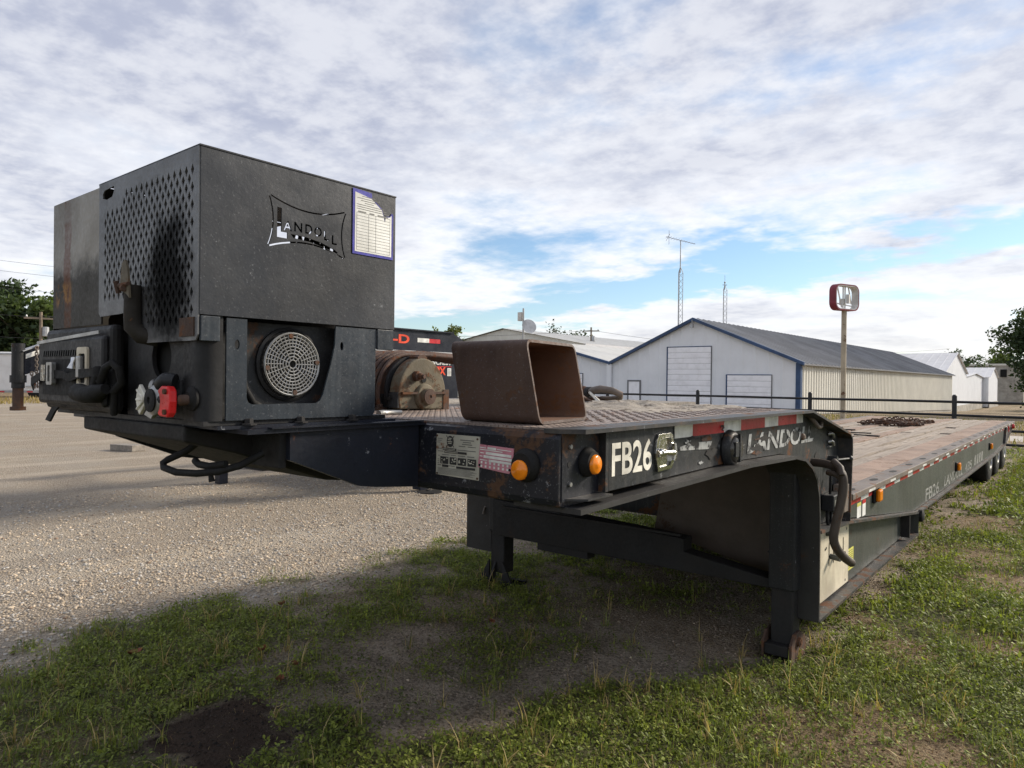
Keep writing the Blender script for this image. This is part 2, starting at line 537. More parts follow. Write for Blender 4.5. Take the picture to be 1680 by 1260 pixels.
class MB:
    def __init__(s):
        s.v, s.f = [], []

    def add(s, vs, fs):
        k = len(s.v)
        s.v += [tuple(p) for p in vs]
        s.f += [tuple(i + k for i in f) for f in fs]
        return s

    def box(s, x0, x1, y0, y1, z0, z1):
        v = [(x, y, z) for x in (x0, x1) for y in (y0, y1) for z in (z0, z1)]
        return s.add(v, [(0, 1, 3, 2), (4, 6, 7, 5), (0, 4, 5, 1), (2, 3, 7, 6), (0, 2, 6, 4), (1, 5, 7, 3)])

    def obox(s, c, u, v, w):
        c, u, v, w = map(Vector, (c, u, v, w))
        p = [c + a * u + b * v + d * w for a in (-1, 1) for b in (-1, 1) for d in (-1, 1)]
        return s.add(p, [(0, 1, 3, 2), (4, 6, 7, 5), (0, 4, 5, 1), (2, 3, 7, 6), (0, 2, 6, 4), (1, 5, 7, 3)])

    def bar(s, a, b, w, h, up=(0, 0, 1)):
        a, b = Vector(a), Vector(b)
        d = (b - a)
        up = Vector(up)
        sd = d.cross(up).normalized()
        up = sd.cross(d).normalized()
        return s.obox((a + b) / 2, d / 2, sd * w / 2, up * h / 2)

    def prism(s, pts, vec):
        n = len(pts)
        vec = Vector(vec)
        p = [Vector(q) for q in pts]
        fs = [tuple(range(n))[::-1], tuple(range(n, 2 * n))] + [(i, (i + 1) % n, (i + 1) % n + n, i + n) for i in range(n)]
        return s.add(p + [q + vec for q in p], fs)

    def yz(s, pts, x0, x1):
        return s.prism([(x0, y, z) for y, z in pts], (x1 - x0, 0, 0))

    def xz(s, pts, y0, y1):
        return s.prism([(x, y0, z) for x, z in pts], (0, y1 - y0, 0))

    def xy(s, pts, z0, z1):
        return s.prism([(x, y, z0) for x, y in pts], (0, 0, z1 - z0))

    def ribbon(s, path, x0, x1, t):
        # strip following a (y,z) path, thickness t to the left of the path direction
        n = len(path)
        off = []
        for i in range(n):
            a = Vector(path[max(i - 1, 0)]); b = Vector(path[min(i + 1, n - 1)])
            d = (b - a).normalized()
            off.append(Vector(path[i]) + Vector((-d.y, d.x)) * t)
        v = []
        for p, q in zip(path, off):
            v += [(x0, p[0], p[1]), (x1, p[0], p[1]), (x1, q[0], q[1]), (x0, q[0], q[1])]
        f = [(0, 1, 2, 3), tuple(4 * (n - 1) + k for k in (3, 2, 1, 0))]
        for i in range(n - 1):
            a = 4 * i
            for k in range(4):
                f.append((a + k, a + 4 + k, a + 4 + (k + 1) % 4, a + (k + 1) % 4))
        return s.add(v, f)

    def tube(s, pts, r, n=8, cap=True):
        pts = [Vector(p) for p in pts]
        rs = r if isinstance(r, (list, tuple)) else [r] * len(pts)
        v, f = [], []
        d0 = (pts[1] - pts[0]).normalized()
        up = Vector((0, 0, 1)) if abs(d0.z) < .9 else Vector((1, 0, 0))
        a = d0.cross(up).normalized()
        for i, p in enumerate(pts):
            d = (pts[min(i + 1, len(pts) - 1)] - pts[max(i - 1, 0)]).normalized()
            a = (a - d * a.dot(d))
            a = a.normalized() if a.length > 1e-6 else d.orthogonal().normalized()
            b = d.cross(a)
            for k in range(n):
                t = 2 * math.pi * k / n
                v.append(p + (a * math.cos(t) + b * math.sin(t)) * rs[i])
        for i in range(len(pts) - 1):
            for k in range(n):
                k2 = (k + 1) % n
                f.append((i * n + k, i * n + k2, (i + 1) * n + k2, (i + 1) * n + k))
        if cap:
            f.append(tuple(range(n))[::-1])
            f.append(tuple((len(pts) - 1) * n + k for k in range(n)))
        return s.add(v, f)

    def cyl(s, a, b, r, n=20, r2=None):
        return s.tube([a, b], [r, r if r2 is None else r2], n)

    def revolve(s, prof, o, axis, n=24):
        # prof: (radius, height along axis)
        o, ax = Vector(o), Vector(axis).normalized()
        a = ax.orthogonal().normalized(); b = ax.cross(a)
        v, f = [], []
        for r, h in prof:
            for k in range(n):
                t = 2 * math.pi * k / n
                v.append(o + ax * h + (a * math.cos(t) + b * math.sin(t)) * r)
        m = len(prof)
        for i in range(m - 1):
            for k in range(n):
                k2 = (k + 1) % n
                f.append((i * n + k, i * n + k2, (i + 1) * n + k2, (i + 1) * n + k))
        f.append(tuple(range(n))[::-1]); f.append(tuple((m - 1) * n + k for k in range(n)))
        return s.add(v, f)

    def ball(s, c, r, n=10, sc=(1, 1, 1)):
        v, f = [], []
        m = max(4, n // 2)
        for i in range(m + 1):
            ph = math.pi * i / m
            for k in range(n):
                t = 2 * math.pi * k / n
                v.append((c[0] + r * sc[0] * math.sin(ph) * math.cos(t), c[1] + r * sc[1] * math.sin(ph) * math.sin(t), c[2] + r * sc[2] * math.cos(ph)))
        for i in range(m):
            for k in range(n):
                k2 = (k + 1) % n
                f.append((i * n + k, (i + 1) * n + k, (i + 1) * n + k2, i * n + k2))
        return s.add(v, f)

    def holed(s, outer, holes, o, u, v, t):
        # flat plate with cut-outs: 2-D loops in the (u,v) frame at o, t thick away from u x v
        o, u, v = Vector(o), Vector(u), Vector(v)
        nn = u.cross(v).normalized()
        loops = [outer] + list(holes)
        flat = [p for lp in loops for p in lp]
        tris = tessellate_polygon([[Vector((p[0], p[1], 0)) for p in lp] for lp in loops])
        fr = [o + u * p[0] + v * p[1] for p in flat]
        bk = [p - nn * t for p in fr]
        N = len(flat)
        fs = []
        for a, b, c in tris:
            A, B, C = (Vector(flat[i]) for i in (a, b, c))
            if (B - A).x * (C - A).y - (B - A).y * (C - A).x < 0:
                b, c = c, b
            fs.append((a, b, c)); fs.append((a + N, c + N, b + N))
        k = 0
        for lp in loops:
            m = len(lp)
            for i in range(m):
                j = (i + 1) % m
                fs.append((k + i, k + i + N, k + j + N, k + j))
            k += m
        return s.add(fr + bk, fs)

    def flat(s, verts2, faces, o, u, v):
        o, u, v = Vector(o), Vector(u), Vector(v)
        return s.add([o + u * p[0] + v * p[1] for p in verts2], faces)

    def rect(s, o, u, v, x0, x1, y0, y1):
        return s.flat([(x0, y0), (x1, y0), (x1, y1), (x0, y1)], [(0, 1, 2, 3)], o, u, v)

    def build(s, name, mat, parent=None, bevel=0, smooth=None, base=False):
        vs = np.array(s.v, float)
        lo, hi = vs.min(0), vs.max(0)
        c = (lo + hi) / 2
        if base:
            c[2] = lo[2]
        me = bpy.data.meshes.new(name)
        me.from_pydata((vs - c).tolist(), [], s.f)
        me.validate()
        me.update()
        me.materials.append(MATS[mat])
        o = bpy.data.objects.new(name, me)
        COL.objects.link(o)
        C = Vector(c)
        if parent is not None:
            o.parent = parent
            o.location = C - WLOC[parent.name]
        else:
            o.location = C
        WLOC[o.name] = C
        if smooth:
            me.shade_smooth()
            me.set_sharp_from_angle(angle=R_(smooth))
        if bevel:
            b = o.modifiers.new('edge', 'BEVEL')
            b.width = bevel
            b.segments = 2
            b.limit_method = 'ANGLE'
            b.angle_limit = R_(40)
        return o


def copy_part(src, parent, loc):
    """another copy of a part, sharing its mesh, at world position loc"""
    c = src.copy()
    COL.objects.link(c)
    c.parent = parent
    c.location = Vector(loc) - (WLOC[parent.name] if parent else Vector())
    WLOC[c.name] = Vector(loc)
    return c


_text_cache = {}


def text2d(s, w, h, bold=0.0, shear=0.0):
    """letter outlines as a flat 2-D mesh fitted in a w x h rectangle"""
    cu = bpy.data.curves.new('lettering', 'FONT')
    cu.body = s
    cu.size = 1
    cu.offset = bold
    cu.shear = shear
    cu.resolution_u = 4
    ob = bpy.data.objects.new('lettering', cu)
    COL.objects.link(ob)
    dg = bpy.context.evaluated_depsgraph_get()
    me = bpy.data.meshes.new_from_object(ob.evaluated_get(dg))
    v = np.array([p.co[:2] for p in me.vertices], float)
    f = [tuple(p.vertices) for p in me.polygons]
    bpy.data.objects.remove(ob)
    bpy.data.curves.remove(cu)
    bpy.data.meshes.remove(me)
    lo, hi = v.min(0), v.max(0)
    v = (v - lo) / (hi - lo) * np.array([w, h])
    return v.tolist(), f


def outline_loops(v, f):
    cnt = {}
    for p in f:
        for i in range(len(p)):
            a, b = p[i], p[(i + 1) % len(p)]
            cnt[(a, b)] = 1
    # weld by position so shared borders are found
    key = {}
    idx = [key.setdefault((round(p[0], 6), round(p[1], 6)), len(key)) for p in v]
    pts = list(key.keys())
    e = {}
    dirs = {}
    for (a, b) in cnt:
        a, b = idx[a], idx[b]
        if a != b:
            dirs[(a, b)] = 1
    nxt = {a: b for (a, b) in dirs if (b, a) not in dirs}
    loops = []
    while nxt:
        a0 = next(iter(nxt)); lp = []; a = a0
        while a in nxt:
            b = nxt.pop(a)
            lp.append(pts[a]); a = b
        if len(lp) > 2:
            loops.append(lp)
    return loops


def lerp(a, b, t):
    return a + (b - a) * t


def arc(cx, cy, r, a0, a1, n):
    return [(cx + r * math.cos(R_(lerp(a0, a1, i / n))), cy + r * math.sin(R_(lerp(a0, a1, i / n)))) for i in range(n + 1)]


def rrect(x0, x1, y0, y1, r, n=4):
    return arc(x1 - r, y1 - r, r, 0, 90, n) + arc(x0 + r, y1 - r, r, 90, 180, n) + arc(x0 + r, y0 + r, r, 180, 270, n) + arc(x1 - r, y0 + r, r, 270, 360, n)


def ell(cx, cy, rx, ry, n=20):
    return [(cx + rx * math.cos(2 * math.pi * i / n), cy + ry * math.sin(2 * math.pi * i / n)) for i in range(n)]


X1, Y1, Z1 = Vector((1, 0, 0)), Vector((0, 1, 0)), Vector((0, 0, 1))


# ------------------------------------------------------------------ value noise for ground cover
def _hash(ix, iy, seed):
    h = (ix * 374761393 + iy * 668265263 + seed * 1442695041) & 0xffffffff
    h = ((h ^ (h >> 13)) * 1274126177) & 0xffffffff
    return ((h ^ (h >> 16)) & 0xffff) / 65535.0


def vnoise(x, y, seed):
    x = np.asarray(x, float); y = np.asarray(y, float)
    ix, iy = np.floor(x).astype(np.int64), np.floor(y).astype(np.int64)
    fx, fy = x - ix, y - iy
    fx, fy = fx * fx * (3 - 2 * fx), fy * fy * (3 - 2 * fy)
    a, b = _hash(ix, iy, seed), _hash(ix + 1, iy, seed)
    c, d = _hash(ix, iy + 1, seed), _hash(ix + 1, iy + 1, seed)
    return (a * (1 - fx) + b * fx) * (1 - fy) + (c * (1 - fx) + d * fx) * fy


def fbm(x, y, scale, octv, seed):
    s, amp, tot = 0, 1, 0
    for i in range(octv):
        s = s + amp * vnoise(np.asarray(x) * scale, np.asarray(y) * scale, seed + i * 17)
        tot += amp; amp *= .55; scale *= 2.05
    return s / tot


def sstep(a, b, x):
    t = np.clip((x - a) / (b - a), 0, 1)
    return t * t * (3 - 2 * t)


def ground_z(x, y):
    x = np.asarray(x, float); y = np.asarray(y, float)
    near = np.exp(-((x + 2) ** 2 + (y - 5) ** 2) / 120)
    z = (fbm(x, y, .9, 4, 3) - .5) * .07 * near
    return z - .026 * (np.clip(y, 22, 160) - 22) - .015 * near


def cover(x, y):
    """gravel, grass, dry, stain masks at a ground point"""
    x = np.asarray(x, float); y = np.asarray(y, float)
    n1 = fbm(x, y, .9, 5, 21); n2 = fbm(x, y, 3.1, 4, 47); n3 = fbm(x, y, 1.7, 5, 77)
    edge = x + 4.15 + (n1 - .5) * 1.5 + (n2 - .5) * .9 + .12 * np.clip(y - 3, 0, 3)
    gravel = sstep(.18, -.22, edge) * sstep(20.5, 19.0, y + (n1 - .5) * 2) * sstep(-44, -40, x)
    xb = np.interp(y, [1.4, 2.0, 2.6, 2.95, 3.75, 4.2, 8], [-2.35, -2.15, -1.95, -1.75, -1.38, -1.15, -1.05])
    under = sstep(.15, -.15, x - xb + (n2 - .5) * .5) * sstep(1.55, 2.0, y + (n1 - .5) * .9)
    lush = .78 + 1.0 * (n3 - .38)
    n4 = fbm(x, y, 6.5, 3, 91)
    grass = np.where(under > .5, (.12 + .80 * sstep(.43, .60, n2 * .45 + n3 * .35 + n4 * .2)) * (.55 + .45 * sstep(-2.6, -3.3, x)), sstep(.15, .42, lush))
    bare = np.exp(-(((x + 2.05) / .42) ** 2 + ((y - 3.75) / .35) ** 2)) + np.exp(-(((x + 1.62) / .22) ** 2 + ((y - 3.75) / .5) ** 2))
    bare = bare + .8 * np.exp(-(((x + 2.9) / .35) ** 2 + ((y - 2.6) / .5) ** 2))
    grass = grass * (1 - np.clip(bare * 1.3 * (n2 + .5), 0, 1))
    stain = np.exp(-(((x + 2.68) / .42) ** 2 + ((y - 1.50) / .30) ** 2) * 1.1)
    stain = sstep(.40, .60, stain + (n2 - .5) * .45 + (n4 - .5) * .7 + (fbm(x * .8 + y * .6, y * .8 - x * .6, 13, 3, 55) - .5) * .5)
    dry = sstep(.60, .70, fbm(x, y, 1.25, 4, 133) + .09 * sstep(-.3, .8, x) * sstep(3.4, 2.6, y))
    for cx_, cy_, cr_ in ((-.52, 3.25, .34), (-.95, 3.12, .20), (-.80, 4.35, .22), (.15, 4.2, .3), (-.35, 6.4, .5)):
        dry = np.maximum(dry, sstep(.30, .62, np.exp(-((x - cx_) ** 2 + (y - cy_) ** 2) / cr_ ** 2) + (n2 - .5) * .7))
    dry = dry * (1 - gravel) * (.35 + .65 * sstep(-1.6, -.7, x))
    far = sstep(20.0, 23.0, y)
    dry = np.maximum(dry, far * .55 * (.6 + n1))
    dry = np.maximum(dry, sstep(-38, -42, x) * .8)
    return gravel, grass * (1 - stain), np.clip(dry, 0, 1), stain * (1 - gravel)

# ================================================================== SETTING: ground and lane
def build_ground():
    def axis(segs):
        out = [np.linspace(a, b, n, endpoint=False) for a, b, n in segs]
        return np.concatenate(out + [[segs[-1][1]]])
    xs = axis([(-900, -120, 14), (-120, -45, 16), (-45, -10, 70), (-10, -5, 44), (-5, 1.6, 100), (1.6, 6, 36), (6, 40, 34), (40, 300, 12), (300, 900, 4)])
    ys = axis([(-200, -20, 8), (-20, -1, 14), (-1, 7, 120), (7, 14, 60), (14, 30, 50), (30, 170, 50), (170, 400, 12), (400, 2200, 8)])
    gx, gy = np.meshgrid(xs, ys)
    gz = ground_z(gx, gy)
    nx, ny = len(xs), len(ys)
    v = np.stack([gx, gy, gz], -1).reshape(-1, 3)
    i = np.arange(nx * ny).reshape(ny, nx)
    q = np.stack([i[:-1, :-1], i[:-1, 1:], i[1:, 1:], i[1:, :-1]], -1).reshape(-1, 4)
    me = bpy.data.meshes.new('ground')
    me.from_pydata(v.tolist(), [], q.tolist())
    me.shade_smooth()
    gr, gs, dr, st = cover(v[:, 0], v[:, 1])
    a = me.color_attributes.new('cover', 'FLOAT_COLOR', 'POINT')
    a.data.foreach_set('color', np.stack([gr, gs, dr, np.ones_like(gr)], -1).astype(np.float32).ravel())
    b = me.attributes.new('stain', 'FLOAT', 'POINT')
    b.data.foreach_set('value', st.astype(np.float32))
    me.materials.append(MATS['ground_mix'])
    o = bpy.data.objects.new('ground', me)
    COL.objects.link(o)
    tag(o, 'ground of pale gravel and weedy grass around the trailer', 'ground', kind='structure')
    # pale lane beyond the fence
    m = MB()
    n = 40
    vs = []
    for k in range(n + 1):
        x = lerp(-3, 90, k / n)
        for y in (22.6, 23.3, 26.2, 27.0):
            vs.append((x, y, float(ground_z(x, y)) + (.03 if 23 < y < 27 else -.01)))
    fs = [(k * 4 + j, k * 4 + 4 + j, k * 4 + 5 + j, k * 4 + 1 + j) for k in range(n) for j in range(3)]
    m.add(vs, fs)
    o = m.build('lane', 'lane_mix')
    tag(o, 'pale lane running past the pipe fence', 'lane', kind='structure')


build_ground()


# ================================================================== BUILDINGS
def ribbed(m, p0, p1, zb, zt, pitch, depth, out, duty=.5):
    """vertical ribbed sheet from p0 to p1 (plan), between zb and zt (functions or numbers of t)"""
    p0, p1 = Vector(p0), Vector(p1)
    L = (p1 - p0).length
    n = max(2, int(L / pitch))
    out = Vector(out)
    prof = []
    for i in range(n):
        a = i / n; w = 1 / n
        prof += [(a, 0), (a + w * duty, 0), (a + w * (duty + .12), 1), (a + w * .88, 1)]
    prof.append((1, 0))
    vs, fs = [], []
    for t, h in prof:
        p = p0.lerp(p1, t) + out * (h * depth)
        b = zb(t) if callable(zb) else zb
        c = zt(t) if callable(zt) else zt
        vs += [(p.x, p.y, b), (p.x, p.y, c)]
    for i in range(len(prof) - 1):
        fs.append((2 * i, 2 * i + 2, 2 * i + 3, 2 * i + 1))
    m.add(vs, fs)


def ribbed_slope(m, a, b, c, d, pitch, depth, nrm):
    """sheet with ribs running a->d / b->c ; a,b lower edge, d,c upper edge"""
    a, b, c, d, nrm = map(Vector, (a, b, c, d, nrm))
    n = max(2, int((b - a).length / pitch))
    vs, fs = [], []
    prof = []
    for i in range(n):
        q = i / n; w = 1 / n
        prof += [(q, 0), (q + w * .80, 0), (q + w * .86, 1), (q + w * .94, 1)]
    prof.append((1, 0))
    for t, h in prof:
        vs += [a.lerp(b, t) + nrm * depth * h, d.lerp(c, t) + nrm * depth * h]
    for i in range(len(prof) - 1):
        fs.append((2 * i, 2 * i + 2, 2 * i + 3, 2 * i + 1))
    m.add(vs, fs)


def overhead_door(parent, x0, x1, zb, zt, y, sections):
    """sectional door in a facade facing -Y: trim, sections and their joints"""
    d = MB()
    d.box(x0 - .10, x0, y - .09, y + .05, zb, zt + .06).box(x0, x1, y - .09, y + .05, zt, zt + .06)
    dr = d.build('door_trim', 'trim_blue', parent)
    MB().box(x0, x1, y - .045, y - .034, zb, zt).build('door_backing', 'galv', dr)
    MB().box(x1, x1 + .05, y - .085, y + .05, zb, zt + .06).build('door_jamb', 'roof_grey', parent)
    h = (zt - zb) / sections
    sec = None
    for i in range(sections):
        c = ((x0 + x1) / 2, y, zb + h * (i + .5))
        if sec is None:
            m = MB().box(x0 + .01, x1 - .01, y - .075, y - .046, zb + .012, zb + h - .012)
            m.box(x0 + .01, x1 - .01, y - .088, y - .075, zb + h * .30, zb + h * .36).box(x0 + .01, x1 - .01, y - .088, y - .075, zb + h * .64, zb + h * .70)
            sec = m.build('door_section', 'door_white', dr)
            zc = sec.location.z + WLOC[dr.name].z
        else:
            s2 = copy_part(sec, dr, WLOC[sec.name] + Vector((0, 0, h * i)))


def main_building():
    x0, x1, xm = -31.4, -16.0, -23.9
    yf, yb = 51.5, 122.0
    zb, ze, za = -1.0, 2.97, 6.33
    t = empty('metal_building', (xm, yf, zb), 'white metal building with blue trim, grey ribbed roof and two overhead doors', 'building')
    skew = .05

    def top(x):
        return lerp(ze, za, (x - x0) / (xm - x0)) if x < xm else lerp(za, ze, (x - xm) / (x1 - xm))
    m = MB()
    # front wall in three ribbed sheets, the doors set into it
    for a, b in ((x0, xm), (xm, x1)):
        ribbed(m, (a, yf, 0), (b, yf, 0), zb, lambda q, a=a, b=b: top(lerp(a, b, q)) - .02, .9, .03, (0, -1, 0), .7)
    m.build('front_wall', 'wall_white', t)
    m = MB(); ribbed(m, (x1, yf, 0), (x1, yb, 0), lambda q: -.75 - 1.5 * q, ze - .02, .62, .09, (1, 0, 0), .35)
    m.build('side_wall', 'wall_cream', t)  # white metal too; the warm sunlight on this side is put into its colour
    MB().box(x1 - .25, x1 - .04, yf + .05, yb, zb - 2.2, -.6).build('foundation', 'concrete', t)
    m = MB(); ribbed_slope(m, (x1 + .45, yf - .35, ze - .16), (x1 + .45, yb, ze - .16), (xm, yb, za + .05), (xm, yf - .35, za + .05), 1.0, .05, (.42, 0, .9))
    m.build('roof', 'roof_grey', t)
    m = MB(); ribbed_slope(m, (x0, yf - .35, ze - .06), (x0, yb, ze - .06), (xm, yb, za + .05), (xm, yf - .35, za + .05), 1.0, .05, (-.42, 0, .9))
    m.build('roof', 'roof_grey', t)
    m = MB()
    for (xa, za_), (xb, zb_) in (((x0, ze), (xm, za)), ((xm, za), (x1 + .45, ze - .14))):
        m.prism([(xa, yf - .40, za_ - .16), (xb, yf - .40, zb_ - .16), (xb, yf - .40, zb_ + .08), (xa, yf - .40, za_ + .08)], (0, .3, 0))
    m.build('gable_trim', 'trim_blue', t)
    MB().box(x1 - .18, x1 + .12, yf - .12, yf - .05, zb, ze - .1).box(x1 + .12, x1 + .16, yf - .12, yf + .3, zb, ze - .1).build('corner_trim', 'trim_blue', t)
    MB().box(x1 + .40, x1 + .47, yf - .3, yb, ze - .26, ze - .17).build('eave_trim', 'roof_grey', t)
    overhead_door(t, -26.1, -22.5, zb, 4.15, yf, 12)
    overhead_door(t, -21.2, -17.9, zb, 1.98, yf, 7)
    MB().box(-29.62, -28.62, yf - .06, yf - .035, zb, 1.42).build('door', 'door_white', t)
    m = MB().box(-29.75, -29.62, yf - .08, yf, zb, 1.55).box(-28.62, -28.5, yf - .08, yf, zb, 1.55).box(-29.62, -28.62, yf - .08, yf, 1.42, 1.55)
    m.build('door_frame', 'roof_grey', t)
    m = MB().box(xm - .12, xm + .12, yf - .62, yf - .4, za - .72, za - .42).cyl((xm, yf - .45, za - .4), (xm, yf - .45, za - .1), .04, 8)
    m.build('flood_light', 'galv', t)
    MB().box(x0 - .2, x0 + .2, yf - .3, yf - .1, zb, ze - .1).build('downspout', 'wall_white', t)

    # neighbouring gable, joined in the valley
    t2 = empty('metal_shed', (-39.2, yf, zb), 'white metal shed with blue gable trim joined beside the larger building', 'building')
    xa, xb, xc = -47.0, -39.2, -31.4
    za = 5.0
    m = MB()
    ribbed(m, (xa, yf + .3, 0), (xb, yf + .3, 0), zb, lambda q: lerp(ze, za, q), .9, .03, (0, -1, 0), .7)
    ribbed(m, (xb, yf + .3, 0), (xc - .2, yf + .3, 0), zb, lambda q: lerp(za, ze, q), .9, .03, (0, -1, 0), .7)
    m.build('front_wall', 'wall_white', t2)
    for sg, xe in ((1, xc - .03), (-1, xa)):
        m = MB(); ribbed_slope(m, (xe, yf, ze - .05), (xe, 70, ze - .05), (xb, 70, za), (xb, yf, za), 2.0, .015, (sg * .4, 0, .9))
        m.build('roof', 'roof_tan', t2)
    m = MB()
    for (p, q), (r, s) in (((xa, ze), (xb, za)), ((xb, za), (xc - .1, ze + .03))):
        m.prism([(p, yf - .1, q - .16), (r, yf - .1, s - .16), (r, yf - .1, s + .06), (p, yf - .1, q + .06)], (0, .3, 0))
    m.build('gable_trim', 'trim_blue', t2)
    overhead_door(t2, -37.2, -34.4, zb, 2.05, yf + .3, 7)


main_building()


def gable_hall(name, label, xr, yr, zb, ze, za, axis, wall, roof, pitch=1.2, lean=None):
    """plain gabled hall; axis = direction of the ridge"""
    (x0, x1), (y0, y1) = xr, yr
    t = empty(name, ((x0 + x1) / 2, (y0 + y1) / 2, zb), label, 'building')
    if axis == 'y':
        xm = (x0 + x1) / 2
        for y, o in ((y0, -1), (y1, 1)):
            m = MB()
            ribbed(m, (x0, y, 0), (xm, y, 0), zb, lambda q: lerp(ze, za, q), pitch, .04, (0, o, 0))
            ribbed(m, (xm, y, 0), (x1, y, 0), zb, lambda q: lerp(za, ze, q), pitch, .04, (0, o, 0))
            m.build('gable_wall', wall, t)
        m = MB()
        ribbed(m, (x1, y0, 0), (x1, y1, 0), zb, ze, pitch, .06, (1, 0, 0))
        m.build('side_wall', wall, t)
        MB().box(x0, x0 + .1, y0, y1, zb, ze).build('side_wall', wall, t)
        for xe, sg in ((x0 - .3, -1), (x1 + .3, 1)):
            m = MB(); ribbed_slope(m, (xe, y0 - .4, ze - .05), (xe, y1 + .4, ze - .05), (xm, y1 + .4, za + .1), (xm, y0 - .4, za + .1), pitch, .03, (sg * .3, 0, .95))
            m.build('roof', roof, t)
        MB().box(x1 + .28, x1 + .42, y0 - .4, y1 + .4, ze - .5, ze - .02).build('fascia', 'roof_white', t)
    else:
        ym = (y0 + y1) / 2
        for x, o in ((x1, 1), (x0, -1)):
            m = MB()
            ribbed(m, (x, y0, 0), (x, ym, 0), zb, lambda q: lerp(ze, za, q), pitch, .04, (o, 0, 0))
            ribbed(m, (x, ym, 0), (x, y1, 0), zb, lambda q: lerp(za, ze, q), pitch, .04, (o, 0, 0))
            m.build('gable_wall', wall, t)
        m = MB()
        ribbed(m, (x0, y0, 0), (x1, y0, 0), zb, ze, pitch, .06, (0, -1, 0))
        m.build('side_wall', wall, t)
        MB().box(x0, x1, y1 - .1, y1, zb, ze).build('side_wall', wall, t)
        for ye, sg in ((y0 - .3, -1), (y1 + .3, 1)):
            m = MB(); ribbed_slope(m, (x0 - .4, ye, ze - .05), (x1 + .4, ye, ze - .05), (x1 + .4, ym, za + .1), (x0 - .4, ym, za + .1), pitch, .025, (0, sg * .3, .95))
            m.build('roof', roof, t)
        MB().box(x1 + .06, x1 + .2, y0 - .3, y1 + .3, zb - 1.5, zb + 1.1).build('base_wall', 'concrete', t)
    return t


gable_hall('warehouse', 'tan roofed warehouse with ribbed walls rising behind the white sheds', (-73, -47.6), (72, 118), -1, 5.95, 8.15, 'y', 'wall_cream', 'roof_tan')
gable_hall('warehouse', 'tall white gabled warehouse with bright ribbed roof behind the long grey roofed building', (-62, -18.6), (133, 160), -3.4, 3.5, 7.0, 'x', 'wall_white', 'roof_white')
gable_hall('shed', 'low white flat sided shed attached beyond the tall gabled warehouse', (-40, -18.75), (160.3, 187), -3.4, 3.1, 3.7, 'x', 'wall_white', 'roof_white')
gable_hall('shed', 'small white gabled shed farthest along the row of white sheds', (-40, -17.6), (187.4, 206), -3.4, 3.2, 5.4, 'x', 'wall_white', 'roof_white')


def block_building():
    t = empty('block_building', (-21, 232, -3.5), 'flat roofed concrete block building behind the small white sheds', 'building')
    MB().box(-42, -13.6, 225, 245, -3.5, 6.6).build('wall', 'concrete', t)
    MB().box(-42.3, -13.4, 224.7, 245.3, 6.6, 7.1).build('parapet', 'wall_cream', t)
    MB().box(-18.6, -17.2, 224.8, 225.0, 3.6, 5.6).build('window', 'dark_hole', t)


block_building()


# ================================================================== PIPE FENCE
def pipe_fence():
    t = empty('pipe_fence', (-10, 20, 0), 'black welded pipe fence with capped posts behind the trailer', 'fence')
    px = [-2.56 + 3.27 * 4, -2.56 + 3.27 * 3, -2.56 + 3.27 * 2, -2.56 + 3.27, -2.56, -5.91, -9.15, -12.3, -15.5, -18.7, -21.9]
    first = None
    for x in px:
        if first is None:
            m = MB().revolve([(.054, -.3), (.054, 1.16), (.050, 1.185), (.035, 1.205), (.012, 1.213)], (x, 20, 0), Z1, 14)
            first = m.build('post', 'fence_black', t, smooth=40)
            d = WLOC[first.name] - Vector((x, 20, 0))
        else:
            copy_part(first, t, Vector((x, 20, 0)) + d)
    for z in (1.035, .715, .39, .07):
        m = MB().tube([(x, 20 - .005, z + .004 * math.sin(x * 1.3)) for x in np.linspace(12, -24, 30)], .031, 8)
        m.build('rail', 'fence_black', t, smooth=60)


pipe_fence()


# ================================================================== SIGN, MASTS, POLES, WIRES
def pole_sign():
    c = Vector((-9.77, 38.5, 0))
    zb = float(ground_z(c.x, c.y))
    t = empty('pole_sign', (c.x, c.y, zb), 'tall rusty sign post carrying an empty rounded sign cabinet', 'sign')
    MB().tube([(c.x, c.y, zb - .2), (c.x, c.y, 5.2)], .125, 14).build('post', 'pole_tan', t, smooth=50)
    # cabinet: hollow rounded ring whose open face is turned away a little
    nrm = Vector((.93, -.37, 0)).normalized()
    u = Vector((-nrm.y, nrm.x, 0))
    cc = Vector((c.x, c.y, 5.80))
    outer = rrect(-.92, .92, -.66, .66, .38, 6)
    inner = rrect(-.86, .86, -.60, .60, .33, 6)
    m = MB().holed(outer, [inner], cc + nrm * .19, u, Z1, .38)
    ring = m.build('cabinet', 'sign_red', t, smooth=35)
    m = MB()
    inl = rrect(-.855, .855, -.595, .595, .325, 6)
    inl2 = rrect(-.83, .83, -.57, .57, .30, 6)
    m.holed(inl, [inl2], cc + nrm * .185, u, Z1, .37)
    m.build('cabinet_lining', 'sign_white', ring, smooth=35)
    m = MB()
    for a, b in (((-.8, -.3), (.8, -.42)), ((-.1, -.6), (-.1, .6)), ((.05, -.6), (.05, .6)), ((-.55, .5), (-.2, -.5)), ((.3, .55), (.55, -.3))):
        m.bar(cc + u * a[0] + Z1 * a[1], cc + u * b[0] + Z1 * b[1], .05, .05, nrm)
    m.box(c.x - .22, c.x - .02, c.y - .1, c.y + .1, 5.45, 5.75).box(c.x + .1, c.x + .25, c.y - .1, c.y + .1, 5.5, 5.95)
    m.build('lamp_frame', 'sign_white', ring)


pole_sign()


